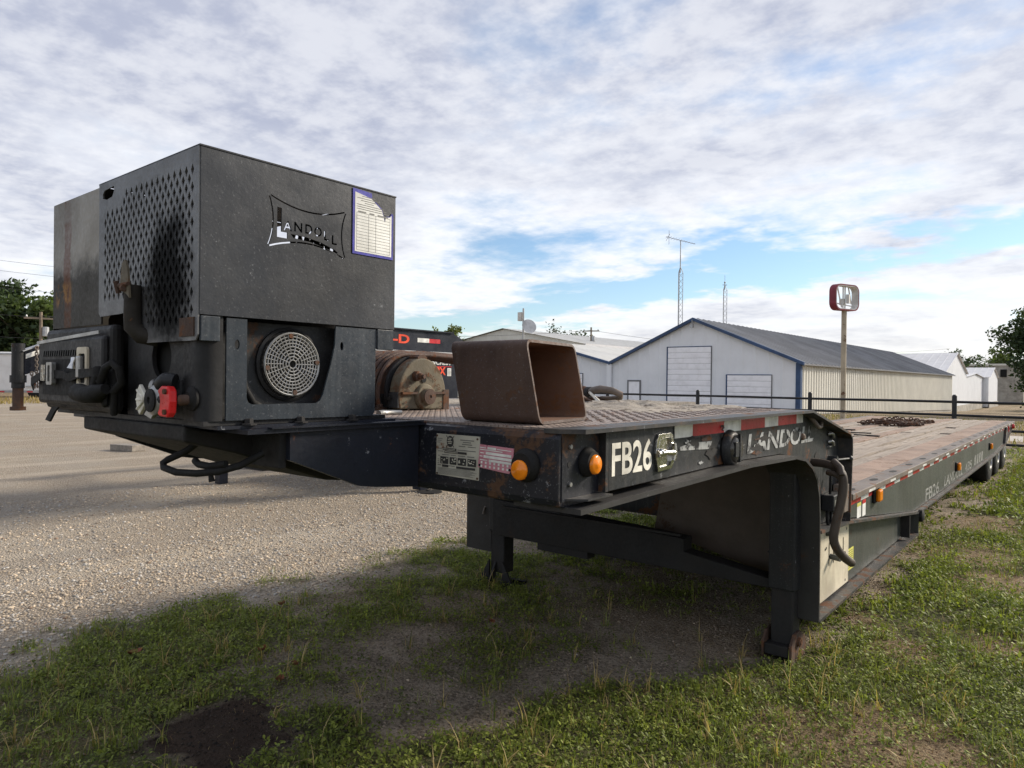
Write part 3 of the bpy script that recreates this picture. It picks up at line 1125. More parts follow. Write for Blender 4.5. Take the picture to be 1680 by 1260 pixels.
def lattice_mast(x, y, zb, zt, w, label, aerial):
    t = empty('radio_mast', (x, y, zb), label, 'mast', 'lattice masts behind the white building')
    m = MB()
    co = [(x + w * math.cos(a), y + w * math.sin(a)) for a in (0.3, 2.4, 4.5)]
    ztt = zt - (3.2 if aerial else 1.0)
    for q in co:
        m.tube([(q[0], q[1], zb), (q[0], q[1], ztt)], .035, 5)
    n = int((ztt - zb) / .55)
    for i in range(n):
        z0, z1 = lerp(zb, ztt, i / n), lerp(zb, ztt, (i + 1) / n)
        for k in range(3):
            a, b = co[k], co[(k + 1) % 3]
            m.tube([(a[0], a[1], z0), (b[0], b[1], z1)], .016, 4, False)
    for q in co:
        m.tube([(q[0], q[1], ztt), (x, y, ztt + .6)], .035, 5)
    m.build('lattice', 'galv', t)
    MB().tube([(x, y, ztt), (x, y, zt)], .05, 6).build('tube', 'galv', t)
    m = MB()
    if aerial:
        d = Vector((.72, .65, -.22)).normalized(); s = Vector((-.65, .72, 0))
        c = Vector((x, y, zt))
        m.tube([c - d * 1.5, c + d * 1.5], .03, 5)
        for k in range(-5, 6):
            L = .25 + .06 * (5 - k)
            p = c + d * k * .28
            m.tube([p - s * L * .9, p + s * L * .9], .014, 4)
        p = c - d * 1.2
        m.tube([p - Z1 * .7, p + Z1 * .7], .02, 4)
        m.tube([p - Z1 * .4 - d * .3, p + Z1 * .4 + d * .1], .02, 4)
    else:
        m.tube([(x, y, zt), (x, y, zt + .8)], .02, 4)
        m.tube([(x - .2, y - .2, zt - .4), (x + .2, y + .2, zt - .4)], .04, 5)
        m.ball((x, y, zt - .1), .12, 8)
    m.build('aerial', 'galv', t)


lattice_mast(-31.6, 64.7, -1, 15.4, .26, 'tall lattice mast topped by a slanted television aerial', True)
lattice_mast(-34.2, 81.9, -1, 13.5, .26, 'shorter lattice mast with a small tip and no aerial', False)


def light_pole():
    x, y = -28.0, 35.3
    t = empty('dish_pole', (x, y, -.3), 'slim pole carrying a satellite dish and a small box light', 'pole')
    MB().tube([(x, y, -.4), (x, y, 6.0)], .06, 8).build('post', 'galv', t, smooth=60)
    # dish bowl facing up and away
    ax = Vector((.75, -.45, .35)).normalized()
    prof = [(.02, .0)] + [(.48 * q, .16 * q * q) for q in (.3, .55, .8, 1.0)]
    m = MB().revolve(prof, Vector((x, y, 4.75)) + ax * .1 + Vector((.25, .15, 0)), ax, 20)
    m.build('dish', 'galv', t, smooth=50)
    MB().box(x - .35, x - .08, y - .15, y + .1, 5.2, 5.75).build('box_light', 'sign_white', t)
    MB().bar((x, y, 4.75), (x + .28, y + .16, 4.78), .06, .06).build('dish_arm', 'galv', t)


light_pole()


def utility_pole(x, y, zb, zt, label, yaw, arm=1.1):
    t = empty('utility_pole', (x, y, zb), label, 'utility pole', 'wooden utility poles in the distance')
    MB().tube([(x, y, zb), (x, y, zt)], [.16, .11], 8).build('post', 'pole_wood', t, smooth=60)
    d = Vector((math.cos(yaw), math.sin(yaw), 0))
    c = Vector((x, y, zt - .5))
    MB().bar(c - d * arm, c + d * arm, .12, .14).build('crossarm', 'pole_wood', t)
    MB().revolve([(.2, 0), (.24, .05), (.24, .7), (.2, .75)], (x + .3 * d.x, y + .3 * d.y, zt - 1.9), Z1, 10).build('transformer', 'galv', t)
    for k in (-1, 1):
        p = c + d * arm * .85 * k
        MB().revolve([(.05, .07), (.08, .12), (.04, .25)], p, Z1, 8).build('insulator', 'galv', t)


utility_pole(-52.0, 80.2, -1.5, 8.6, 'wooden utility pole with crossarm behind the white sheds', .4)
utility_pole(-52.0, 30.0, 0, 9.6, 'wooden utility pole hidden behind the engine housing that carries the yard wires', .2)
utility_pole(-63.1, 19.4, 0, 6.3, 'wooden utility pole standing among the green trees', 1.2)


def wire(p0, p1, sag, label, r=.012):
    p0, p1 = Vector(p0), Vector(p1)
    m = MB().tube([p0.lerp(p1, k / 16) - Z1 * sag * 4 * (k / 16) * (1 - k / 16) for k in range(17)], r, 5)
    tag(m.build('power_line', 'wire'), label, 'power line', 'power lines')


# lines strung past the trees on the far side of the yard
for k, (z0, z1) in enumerate(((10.0, 8.6), (9.3, 7.9), (8.1, 6.8), (6.0, 5.3), (4.4, 3.9))):
    wire((-62, 5, z0), (-52, 30, z1), .2, ['highest', 'second highest', 'middle', 'second lowest', 'lowest'][k] + ' of the power lines strung in front of the trees', .010)
wire((-63, 19.4, 6.0), (-52, 80.2, 8.2), 1.2, 'power line running between the two utility poles', .02)
wire((-52, 80.2, 8.2), (-20, 150, 8.0), 1.8, 'power line leaving the pole behind the white sheds', .02)


# ================================================================== TREES
def tree(name, label, base, h, crown_r, mat, n_limbs, n_leaf, leaf, crown_lo=.3, open_=.5, seed=1, group=None, sq=1.0):
    rnd = random.Random(seed)
    nr = np.random.default_rng(seed)
    bx, by, bz = base
    t = empty(name, base, label, 'tree', group)
    m = MB()
    tr = h * .028
    top = Vector((bx + rnd.uniform(-.3, .3), by + rnd.uniform(-.3, .3), bz + h * .78))
    B = Vector(base)
    m.tube([B - Z1 * .3, B.lerp(top, .35) + Vector((rnd.uniform(-.2, .2), rnd.uniform(-.2, .2), 0)), B.lerp(top, .7), top], [tr * 1.25, tr * .85, tr * .5, tr * .15], 8)
    ends = []
    for i in range(n_limbs):
        f = lerp(crown_lo, .97, (i + rnd.random()) / n_limbs)
        p = B.lerp(top, min(1, f))
        a = i * 2.4 + rnd.uniform(-.5, .5)
        rr = crown_r * math.sqrt(max(.12, 1 - ((f - .55) / .62) ** 2)) * rnd.uniform(.6, 1.1)
        e = p + Vector((math.cos(a) * rr, math.sin(a) * rr, h * rnd.uniform(.06, .24)))
        mid = p.lerp(e, .5) + Vector((0, 0, -h * .02))
        m.tube([p, mid, e], [tr * .38, tr * .22, tr * .06], 5, False)
        ends += [(p.lerp(e, q), crown_r * rnd.uniform(.16, .34)) for q in (.45, .7, .92, 1.05)]
        for k in range(3):
            q = p.lerp(e, rnd.uniform(.4, .9))
            e2 = q + Vector((rnd.uniform(-1, 1), rnd.uniform(-1, 1), rnd.uniform(-.1, .8))) * rr * .45
            m.tube([q, e2], [tr * .14, tr * .04], 4, False)
            ends.append((e2, crown_r * rnd.uniform(.12, .26)))
    m.build('trunk', 'bark', t, smooth=50)
    # leaves: small bent faces packed in tufts round the limb ends
    C = np.array([e[0][:] for e in ends]); Rr = np.array([e[1] for e in ends])
    pick = nr.integers(0, len(C), n_leaf)
    off = nr.normal(size=(n_leaf, 3)); off /= np.linalg.norm(off, axis=1)[:, None]
    off *= (nr.random(n_leaf) ** (1 / 2.2))[:, None]
    P = C[pick] + off * Rr[pick][:, None] * np.array([1, 1, .72 * sq])
    keep = P[:, 2] > bz + h * crown_lo * .55
    P = P[keep]
    add_leaf_mesh('crown', P, leaf, nr, mat, t)
    return t


def add_leaf_mesh(name, P, leaf, nr, mat, parent):
    n = len(P)
    L = leaf * nr.uniform(.6, 1.3, n)
    a = nr.uniform(0, 2 * np.pi, n); e = nr.normal(-.1, .6, n)
    d = np.stack([np.cos(a) * np.cos(e), np.sin(a) * np.cos(e), np.sin(e)], 1)
    r = nr.normal(size=(n, 3)); s = np.cross(d, r); s /= np.linalg.norm(s, axis=1)[:, None] + 1e-9
    nn = np.cross(d, s)
    b = P; tp = P + d * L[:, None]
    md = P + d * (L * .45)[:, None]
    l = md + s * (L * .30)[:, None] + nn * (L * .08)[:, None]
    rr = md - s * (L * .30)[:, None] + nn * (L * .08)[:, None]
    V = np.stack([b, l, tp, rr], 1).reshape(-1, 3)
    k = np.arange(n) * 4
    F = np.stack([np.stack([k, k + 1, k + 2], 1), np.stack([k, k + 2, k + 3], 1)], 1).reshape(-1, 3)
    return fast_mesh(name, V, F, mat, parent)


def fast_mesh(name, V, F, mat, parent=None, tint=None, smooth=False):
    c = np.array(WLOC[parent.name]) if parent is not None else np.zeros(3)
    me = bpy.data.meshes.new(name)
    V = (V - c).astype(np.float32); F = F.astype(np.int32)
    me.vertices.add(len(V)); me.vertices.foreach_set('co', V.ravel())
    k = F.shape[1]
    me.loops.add(F.size); me.loops.foreach_set('vertex_index', F.ravel())
    me.polygons.add(len(F)); me.polygons.foreach_set('loop_start', np.arange(0, F.size, k, dtype=np.int32))
    me.update(calc_edges=True)
    if tint is not None:
        a = me.color_attributes.new('tint', 'FLOAT_COLOR', 'POINT')
        a.data.foreach_set('color', np.concatenate([tint, np.ones((len(V), 1))], 1).astype(np.float32).ravel())
    me.materials.append(MATS[mat])
    if smooth:
        me.shade_smooth()
    o = bpy.data.objects.new(name, me)
    COL.objects.link(o)
    if parent is not None:
        o.parent = parent
    WLOC[o.name] = Vector(c)
    return o


GT = 'trees beyond the yard'
tree('leafy_tree', 'broad dark green tree at the edge of the yard beside the pipe trailer coupler', (-72, 17.6, 0), 9.8, 5.0, 'tree_leaf_dark', 16, 9000, .5, .15, seed=3, group=GT)
tree('leafy_tree', 'mid green tree just behind the wooden pole across the yard', (-71, 22.8, 0), 8.4, 4.6, 'tree_leaf_mid', 15, 8000, .5, .12, seed=4, group=GT)
tree('leafy_tree', 'rounded green tree farther along the yard edge, mostly hidden by the engine housing', (-76, 27, 0), 9.0, 5.5, 'tree_leaf_mid', 14, 7000, .5, .12, seed=5, group=GT)
tree('leafy_tree', 'yellowish green tree seen through the gap above the winch', (-58, 52, 0), 6.2, 4.6, 'tree_leaf_olive', 14, 7000, .42, .12, seed=6, group=GT)
tree('leafy_tree', 'small olive tree peeking over the black trailer neck', (-70, 70, 0), 8.8, 3.8, 'tree_leaf_olive', 12, 4000, .45, .3, seed=7, group=GT)
tree('leafy_tree', 'bare twigged tree with few leaves beside the engine housing', (-80, 62, 0), 9.4, 3.0, 'tree_leaf_olive', 12, 260, .35, .4, seed=17, group=GT)
tree('leafy_tree', 'small dark tree beside the satellite dish behind the warehouse', (-86, 108, -1), 11.6, 3.2, 'tree_leaf_dark', 12, 1500, .55, .5, seed=8, group=GT)
tree('leafy_tree', 'thin open crowned tree showing sky behind the warehouse roof', (-73, 104, -1), 12.2, 5.6, 'tree_leaf_dark', 22, 1900, .52, .45, seed=9, group=GT)
tree('leafy_tree', 'large dark green tree overhanging the end of the lane', (-.5, 75.0, -1.4), 11.0, 5.2, 'tree_leaf_dark', 36, 44000, .34, .02, seed=10, group=GT)
tree('leafy_tree', 'bushy dark tree behind the big tree by the lane', (-3.0, 128, -3), 9.5, 5.0, 'tree_leaf_dark', 16, 9000, .5, .05, seed=12, group=GT)
tree('leafy_tree', 'small airy tree rising behind the tall white gabled warehouse', (-27, 212, -3.5), 13.6, 5.5, 'tree_leaf_dark', 16, 2600, .7, .35, seed=13, group=GT)
tree('leafy_tree', 'far green tree beyond the flat roofed block building', (-20, 262, -3.5), 15, 8.5, 'tree_leaf_mid', 16, 6000, .9, .15, seed=14, group=GT)
tree('leafy_tree', 'low bush like tree on the roadside past the white sheds', (-5.5, 178, -3.4), 7.0, 4.4, 'tree_leaf_mid', 12, 5000, .5, .05, seed=15, group=GT)

tree('roadside_bush', 'dense green bush at the foot of the big tree by the lane', (-1.2, 71.5, -1.3), 4.6, 3.0, 'tree_leaf_mid', 14, 9000, .26, .0, seed=21, group=GT)


def far_wood():
    nr = np.random.default_rng(5)
    pts = []
    # a far wooded skyline ringing the town
    for ang in np.linspace(-100, 60, 120):
        a = R_(ang) + math.pi / 2
        d = nr.uniform(300, 380)
        c = np.array([math.cos(a) * d, math.sin(a) * d, 1.5])
        k = 150
        o = nr.normal(size=(k, 3)); o /= np.linalg.norm(o, axis=1)[:, None]
        pts.append(c + o * np.array([7.5, 7.5, nr.uniform(4, 7)]) * (nr.random(k) ** .4)[:, None])
    o = add_leaf_mesh('far_wood', np.concatenate(pts), 2.2, nr, 'tree_leaf_dark', None)
    tag(o, 'distant band of woods along the horizon', 'woods', kind='stuff')


far_wood()

# ================================================================== THE LOWBED TRAILER
T = empty('lowbed_trailer', (-2.345, 4.0, 0), 'long black lowbed trailer with raised front deck, engine housing and worn plank bed', 'trailer')
XO, XW = -1.09, -1.17
FX = -3.60          # far outer edge


def mir(x):
    return FX + XO - x


def power_unit():
    # ---------------- lower body (open box with a front face, far side and floor)
    m = MB()
    m.box(-2.757, -1.75, .90, 1.50, 1.322, 1.334)
    m.box(-2.757, -2.745, .90, 1.50, 1.334, 1.62)
    m.box(-2.745, -1.80, 1.47, 1.48, 1.334, 1.60)
    # rounded front corner column
    pts = [(-1.86, .90)] + arc(-1.785, .93, .04, 270, 360, 5) + [(-1.745, .948), (-1.78, .948), (-1.78, .935), (-1.86, .935)]
    m.xy(pts, 1.334, 1.612)
    body = m.build('engine_housing', 'plastic_black', T, smooth=30)
    # ---------------- lower front face with round openings
    f = MB()
    f.holed([(-2.21, 1.335), (-1.80, 1.335), (-1.80, 1.60), (-2.21, 1.60)],
            [ell(-1.995, 1.502, .058, .060, 22), ell(-1.838, 1.496, .019, .026, 16)], (0, .905, 0), X1, Z1, .012)
    f.build('front_face', 'plastic_black', body)
    MB().box(-2.08, -1.91, .93, 1.10, 1.40, 1.595).build('duct', 'dark_hole', body)
    # ---------------- logo side panel with cut-through name and frame
    holes = []

    def bow(p, q, b, n=12):
        """slot following a bowed line from p to q, 4 mm wide"""
        p, q = Vector(p), Vector(q)
        d = (q - p).normalized(); nn = Vector((-d.y, d.x))
        mid = [p.lerp(q, i / n) + nn * (b * 4 * (i / n) * (1 - i / n)) for i in range(n + 1)]
        return [(v + nn * .0022)[:] for v in mid] + [(v - nn * .0022)[:] for v in reversed(mid)]
    tl, tr_, br, bl = (1.074, 1.948), (1.328, 1.946), (1.326, 1.806), (1.071, 1.808)
    g = .004
    holes.append(bow((tl[0] + g, tl[1] - .001), (tr_[0] - g, tr_[1] - .001), -.024))
    holes.append(bow((bl[0] + g, bl[1] + .001), (br[0] - g, br[1] + .001), .024))
    holes.append(bow((tl[0], tl[1] - g), (bl[0], bl[1] + g), .013))
    holes.append(bow((tr_[0], tr_[1] - g), (br[0], br[1] + g), -.013))
    # big initial, then the small capitals
    holes.append([(1.098, 1.918), (1.112, 1.918), (1.112, 1.853), (1.131, 1.853), (1.131, 1.836), (1.098, 1.836)])
    for ch, y0, w, z0 in (('A', 1.119, .026, 1.858), ('N', 1.152, .026, 1.860), ('D', 1.188, .024, 1.860), ('O', 1.218, .026, 1.858), ('L', 1.252, .018, 1.851), ('L', 1.279, .018, 1.843)):
        v, fc = text2d(ch, w, .027, .02)
        for lp in outline_loops(v, fc):
            holes.append([(y0 + p[0], z0 + p[1]) for p in lp])
    sw = [(1.140, 1.851), (1.190, 1.850), (1.240, 1.843), (1.290, 1.828), (1.300, 1.822), (1.298, 1.813), (1.255, 1.829), (1.205, 1.838), (1.150, 1.841)]
    holes.append(sw)
    lp = MB().holed([(.882, 1.607), (1.524, 1.607), (1.524, 2.030), (.882, 2.030)], holes, (-1.738, 0, 0), Y1, Z1, .004)
    panel = lp.build('logo_panel', 'box_side', body)
    # ---------------- service record sheet with blue border
    o = Vector((-1.7355, 1.353, 1.828)); u, v = Y1, Z1
    s = MB()
    W, Hh = .160, .198
    tear = [(0, 0), (W, 0), (W, Hh - .055), (W - .006, Hh - .050), (W - .014, Hh - .062), (W - .030, Hh - .064), (W - .035, Hh - .082), (W - .038, Hh - .065), (W - .046, Hh - .045), (W - .070, Hh - .027), (W - .085, Hh - .024), (W - .088, Hh - .003), (0, Hh)]
    s.prism([o + u * a + v * b for a, b in tear], (-.0012, 0, 0))
    sheet = s.build('service_sheet', 'ink_blue', panel)
    s = MB()
    tear2 = [(.008, .008), (W - .008, .008), (W - .008, Hh - .058), (W - .015, Hh - .065), (W - .031, Hh - .067), (W - .035, Hh - .085), (W - .040, Hh - .068), (W - .048, Hh - .048), (W - .072, Hh - .032), (W - .090, Hh - .020), (.008, Hh - .010)]
    s.prism([o + X1 * .0006 + u * a + v * b for a, b in tear2], (-.0008, 0, 0))
    s.build('sheet_paper', 'paper', sheet)
    s = MB(); o2 = o + X1 * .0012
    for k in range(13):
        s.rect(o2, u, v, .014, W - .014, .013 + k * .0095, .0137 + k * .0095)
    for a in (.014, .060, .088, W - .0147):
        s.rect(o2, u, v, a, a + .0009, .013, .127)
    for k, (a, b) in enumerate(((.035, .085), (.016, .105), (.030, .090), (.045, .080), (.014, .120), (.014, .130), (.014, .140))):
        s.rect(o2, u, v, a, b, Hh - .020 - k * .0066, Hh - .0185 - k * .0066)
    for a, b in ((.020, .050), (.064, .082), (.096, .138)):
        s.rect(o2, u, v, a, b, .129, .1325)
    s.build('sheet_print', 'ink_grey', sheet)
    # ---------------- top, far and rear panels of the shroud
    MB().prism([(-2.36, .878, 2.030), (-1.736, .878, 2.030), (-1.736, 1.526, 2.030), (-2.36, 1.526, 2.030)], (0, 0, .004)).box(-2.758, -2.36, .886, 1.526, 2.024, 2.028).build('top_panel', 'box_side', body)
    MB().box(-2.762, -2.758, .886, 1.526, 1.60, 2.024).box(-2.785, -2.762, .93, .95, 1.78, 1.80).build('far_panel', 'faded_panel', body)
    hr = []
    for r in range(9):
        for c in range(13):
            x = -2.28 + c * .042 + (.021 if r % 2 else 0); z = 1.68 + r * .036
            hr.append([(x, z - .026), (x + .012, z), (x, z + .026), (x - .012, z)] if r % 2 == 0 else [(x, z - .009), (x + .005, z), (x, z + .009), (x - .005, z)])
    MB().holed([(-2.32, 1.607), (-1.745, 1.607), (-1.745, 2.026), (-2.32, 2.026)], hr, (0, 1.520, 0), X1, Z1, .004).build('rear_guard', 'black_dull', body)
    # dark engine block inside
    MB().box(-2.62, -1.86, 1.0, 1.40, 1.336, 1.66).box(-2.5, -2.0, 1.05, 1.25, 1.66, 1.72).build('engine_block', 'black_dull', body, bevel=.02)
    # ---------------- front guard of diamond-cut sheet
    holes = []
    dx, dz = .0325, .0445
    for r in range(0, 22):
        for c in range(-1, 20):
            x = -2.31 + c * dx + (dx / 2 if r % 2 else 0)
            z = 1.585 + r * dz / 2 + .012
            if not (-2.312 < x < -1.762):
                continue
            if z > 1.978 or (x < -2.185 and z > 1.945):
                continue
            if x < -2.035 and z < 1.668:
                continue
            holes.append([(x, z - .0155), (x + .0083, z), (x, z + .0155), (x - .0083, z)])
    holes.append([(-2.330, 1.985), (-2.300, 1.978), (-2.262, 1.982), (-2.248, 2.000), (-2.252, 2.012), (-2.318, 2.008), (-2.332, 1.998)])
    edge = [(-2.356, 1.640), (-2.345, 1.628), (-2.20, 1.630), (-2.135, 1.634), (-2.095, 1.60), (-2.06, 1.560), (-2.03, 1.541), (-1.752, 1.541), (-1.740, 1.556), (-1.740, 2.030), (-2.358, 2.030)]
    gp = MB().holed(edge, holes, (0, .878, 0), X1, Z1, .004)
    gp.build('diamond_guard', 'grille_paint', body)
    MB().box(-2.30, -1.80, .95, .97, 1.60, 1.99).build('radiator', 'dark_hole', body)
    MB().box(-2.757, -2.352, .884, .889, 1.606, 2.026).build('front_panel', 'faded_panel', body)
    MB().box(-1.83, -1.755, .874, .8775, 1.552, 1.60).build('corner_patch', 'rust_dark', body)
    # flaps hanging below the shroud
    for a, b, n in ((.884, .936, 'flap'), (1.455, 1.520, 'flap')):
        MB().box(-1.745, -1.737, a, b, 1.540, 1.604).build(n, 'box_lower', body, bevel=.002)
    # ---------------- lower side panel with its cut-away and the round fan guard
    ex = [(.956, 1.335), (1.440, 1.333), (1.450, 1.345), (1.452, 1.603), (1.300, 1.603), (1.297, 1.545), (1.285, 1.495), (1.256, 1.40), (1.245, 1.382), (1.232, 1.376), (1.030, 1.376), (1.018, 1.382), (1.014, 1.395), (1.014, 1.603), (.956, 1.603)]
    hl = [ell(.986, 1.535, .007, .013, 12), ell(1.322, 1.545, .006, .013, 12)]
    MB().holed(ex, hl, (-1.742, 0, 0), Y1, Z1, .006).build('side_plate', 'box_lower', body)
    MB().box(-1.80, -1.786, .95, 1.45, 1.336, 1.60).build('fan_plate', 'black_paint', body)
    c = Vector((-1.778, 1.168, 1.487))
    m = MB().revolve([(.105, -.012), (.105, .0), (.098, .004), (.094, .0)], c, X1, 32)
    fr = m.build('fan_ring', 'plastic_black', body, smooth=40)
    MB().revolve([(.092, 0), (.092, .001)], c + X1 * .0035, X1, 28).build('fan_hole', 'dark_hole', fr)
    m = MB()
    cg = c + X1 * .014
    for r in np.linspace(.012, .088, 9):
        ring = [cg + Y1 * (r * math.cos(t)) + Z1 * (r * math.sin(t)) for t in np.linspace(0, 2 * math.pi, 37)]
        m.tube(ring, .0019 if r < .085 else .0034, 4, False)
    for k in range(36):
        t = 2 * math.pi * k / 36
        r0 = (.012, .05, .031)[0 if k % 4 == 0 else (2 if k % 2 == 0 else 1)]
        d = Y1 * math.cos(t) + Z1 * math.sin(t)
        m.tube([cg + d * r0, cg + d * .088], .0016, 4, False)
    fg = m.build('fan_guard', 'grey_alu', fr)
    for t in (95, 5, 275, 188):
        d = Y1 * math.cos(R_(t)) + Z1 * math.sin(R_(t))
        MB().cyl(cg + d * .081 - X1 * .002, cg + d * .081 + X1 * .004, .0072, 10).build('screw', 'rust_dark', fr)
    # hose seen in the cut-away
    MB().tube([(-1.776, 1.018, 1.46), (-1.770, 1.024, 1.42), (-1.772, 1.05, 1.38), (-1.775, 1.085, 1.362)], .010, 8).build('hose', 'rubber', body, smooth=60)
    MB().cyl((-1.781, 1.028, 1.53), (-1.775, 1.028, 1.53), .006, 8).build('bolt', 'rust_dark', body)
    # ---------------- battery box with lid, louvres, strap and latch on the front face
    bx = MB()
    bx.box(-2.757, -2.215, .862, .90, 1.338, 1.60)
    bb = bx.build('battery_box', 'plastic_black', body, bevel=.014)
    MB().box(-2.775, -2.235, .845, .868, 1.355, 1.568).build('battery_lid', 'plastic_black', bb, bevel=.012)
    MB().xz([(-2.776, 1.552), (-2.26, 1.572), (-2.26, 1.582), (-2.776, 1.562)], .842, .846).build('lid_edge', 'dull_zinc', bb)
    m = MB()
    for k in range(15):
        x = -2.715 + k * .0195
        m.xz([(x, 1.510), (x + .006, 1.510), (x + .012, 1.528), (x + .006, 1.528)], .840, .846)
    m.build('louvres', 'black_paint', bb)
    MB().box(-2.72, -2.44, .842, .846, 1.385, 1.500).build('sticker', 'rubber', bb)
    m = MB().holed(rrect(-2.415, -2.335, 1.405, 1.535, .010), [rrect(-2.400, -2.350, 1.425, 1.515, .008)], (0, .838, 0), X1, Z1, .008)
    lt = m.build('latch_plate', 'cream_plate', bb)
    MB().box(-2.400, -2.350, .844, .848, 1.425, 1.515).build('latch_recess', 'dark_hole', lt)
    MB().box(-2.397, -2.372, .828, .846, 1.440, 1.508).build('latch_paddle', 'dull_zinc', lt, bevel=.005)
    m = MB().tube([(-2.428, .836, 1.500), (-2.422, .830, 1.488), (-2.424, .828, 1.470)], [.009, .006, .013], 8)
    m.build('latch_knob', 'chrome', lt, smooth=60)
    # strap and buckle
    m = MB()
    path = [(-2.80, .835, 1.425), (-2.70, .832, 1.447), (-2.60, .832, 1.452), (-2.50, .833, 1.450), (-2.46, .832, 1.441), (-2.38, .832, 1.453), (-2.28, .832, 1.458), (-2.23, .835, 1.460)]
    for a, b in zip(path[:-1], path[1:]):
        m.prism([Vector(a) - Z1 * .014, Vector(b) - Z1 * .012, Vector(b) + Z1 * .012, Vector(a) + Z1 * .014], (0, -.003, 0))
    m.build('strap', 'rubber', bb)
    m = MB().holed(rrect(-2.625, -2.575, 1.418, 1.490, .006), [rrect(-2.612, -2.592, 1.428, 1.480, .003)], (0, .822, 0), X1, Z1, .012)
    m.build('buckle', 'dull_zinc', bb)
    m = MB()
    for k in range(3):
        m.tube([(-2.665 + k * .013, .822, 1.43), (-2.662 + k * .013, .822, 1.482)], .0025, 6)
    m.build('buckle_bars', 'chrome', bb)
    m = MB().prism([(-2.80, .838, 1.438), (-2.86, .86, 1.425), (-2.86, .86, 1.395), (-2.80, .838, 1.411)], (0, -.004, 0))
    m.build('strap_end', 'rubber', bb)
    MB().prism([(-2.64, .85, 1.345), (-2.70, .85, 1.300), (-2.66, .85, 1.295), (-2.615, .85, 1.330), (-2.585, .85, 1.345)], (0, -.006, 0)).build('strap_tail', 'rubber', bb)
    # ---------------- exhaust stack and flap
    m = MB().tube([(-2.062, .856, 1.70), (-2.062, .855, 1.62), (-2.058, .855, 1.585), (-2.045, .870, 1.562), (-2.03, .91, 1.555)], [.022, .023, .024, .024, .024], 12)
    m.build('exhaust_pipe', 'sooty_pipe', body, smooth=60)
    m = MB().prism([(-2.090, .838, 1.690), (-2.045, .838, 1.672), (-2.030, .838, 1.662), (-2.042, .838, 1.745), (-2.058, .838, 1.768), (-2.078, .838, 1.760)], (0, -.006, 0))
    m.build('exhaust_flap', 'olive_iron', body)
    m = MB().tube([(-2.100, .832, 1.70), (-2.035, .832, 1.70)], .006, 8)
    m.tube([(-2.062, .828, 1.690), (-2.048, .828, 1.690)], .010, 8)
    m.tube([(-2.105, .836, 1.680), (-2.100, .826, 1.712)], .008, 6)
    m.build('exhaust_clamp', 'rust_dark', body)
    # ---------------- plug tangle
    m = MB().tube([(-2.41, .84, 1.405), (-2.36, .825, 1.398), (-2.30, .825, 1.392), (-2.24, .83, 1.396), (-2.20, .84, 1.41)], [.018, .028, .026, .028, .016], 10)
    m.tube([(-2.25, .84, 1.45), (-2.225, .835, 1.43), (-2.205, .84, 1.47), (-2.18, .85, 1.485), (-2.16, .86, 1.47), (-2.165, .87, 1.43), (-2.20, .86, 1.40)], .012, 8)
    m.tube([(-2.27, .835, 1.41), (-2.23, .83, 1.45), (-2.24, .835, 1.47)], .014, 8)
    m.build('electric_plug', 'rubber', body, smooth=50)
    MB().tube([(-2.19, .86, 1.42), (-2.205, .865, 1.37), (-2.22, .87, 1.335)], .010, 7).build('cable', 'rubber', body, smooth=60)
    # ---------------- air couplings
    MB().box(-1.955, -1.85, .888, .905, 1.376, 1.440).build('coupling_bracket', 'black_paint', body, bevel=.004)
    g1 = MB().revolve([(.002, -.002), (.040, 0), (.042, .008), (.040, .020), (.031, .026)], (-1.925, .872, 1.385), -Y1, 22).build('air_coupling', 'dull_zinc', body, smooth=35)
    MB().revolve([(.031, 0), (.031, .006), (.022, .008), (.010, .008), (.008, .003)], (-1.925, .8475, 1.385), -Y1, 20).build('seal', 'rubber', g1, smooth=35)
    m = MB()
    fan = [(-1.962, 1.385)] + [(-1.962 - .068 * math.cos(R_(a)), 1.385 + .058 * math.sin(R_(a))) for a in (-46, -30, -10, 10, 30, 46)]
    m.xz(fan, .852, .862)
    for a in (-30, 0, 30):
        m.obox((-1.998, .850, 1.385 + .03 * math.sin(R_(a))), Vector((math.cos(R_(a)), 0, -math.sin(R_(a)))) * .022, Y1 * .004, Z1 * .003)
    m.build('coupling_wing', 'white_plastic', g1, bevel=.002)
    MB().xz([(-1.985, 1.345), (-1.945, 1.335), (-1.93, 1.348), (-1.96, 1.365)], .855, .866).build('coupling_lug', 'dull_zinc', g1)
    MB().cyl((-1.895, .862, 1.388), (-1.845, .862, 1.388), .015, 12).build('coupling_neck', 'black_paint', g1, smooth=40)
    rp = [(-1.872, 1.352), (-1.858, 1.346), (-1.818, 1.344), (-1.806, 1.356), (-1.800, 1.385), (-1.804, 1.412), (-1.816, 1.424), (-1.850, 1.424), (-1.872, 1.412), (-1.862, 1.400), (-1.857, 1.385), (-1.861, 1.367)]
    rd = MB().xz(rp, .838, .858).build('red_coupling', 'red_plastic', body, bevel=.004)
    for z in (1.410, 1.358):
        MB().cyl((-1.824, .839, z), (-1.824, .832, z), .007, 10).build('bolt', 'rust_dark', rd)
    MB().cyl((-1.805, .865, 1.388), (-1.785, .885, 1.390), .014, 12).build('hose_stub', 'rust_dark', rd, smooth=40)
    MB().revolve([(.032, 0), (.032, .006), (.022, .010), (.018, .016)], (-1.790, .8925, 1.392), -Y1, 18).build('hose_flange', 'rubber', body, smooth=40)
    m = MB().tube([(-1.905, .872, 1.418), (-1.90, .862, 1.430), (-1.88, .864, 1.440), (-1.86, .880, 1.436)], .020, 10)
    m.build('rear_coupling', 'black_paint', body, smooth=50)
    m = MB().revolve([(.020, 0), (.022, .006), (.016, .012)], (-1.945, .868, 1.420), Vector((-.8, -.6, 0)), 16)
    m.build('coupling_cap', 'dull_zinc', body, smooth=40)
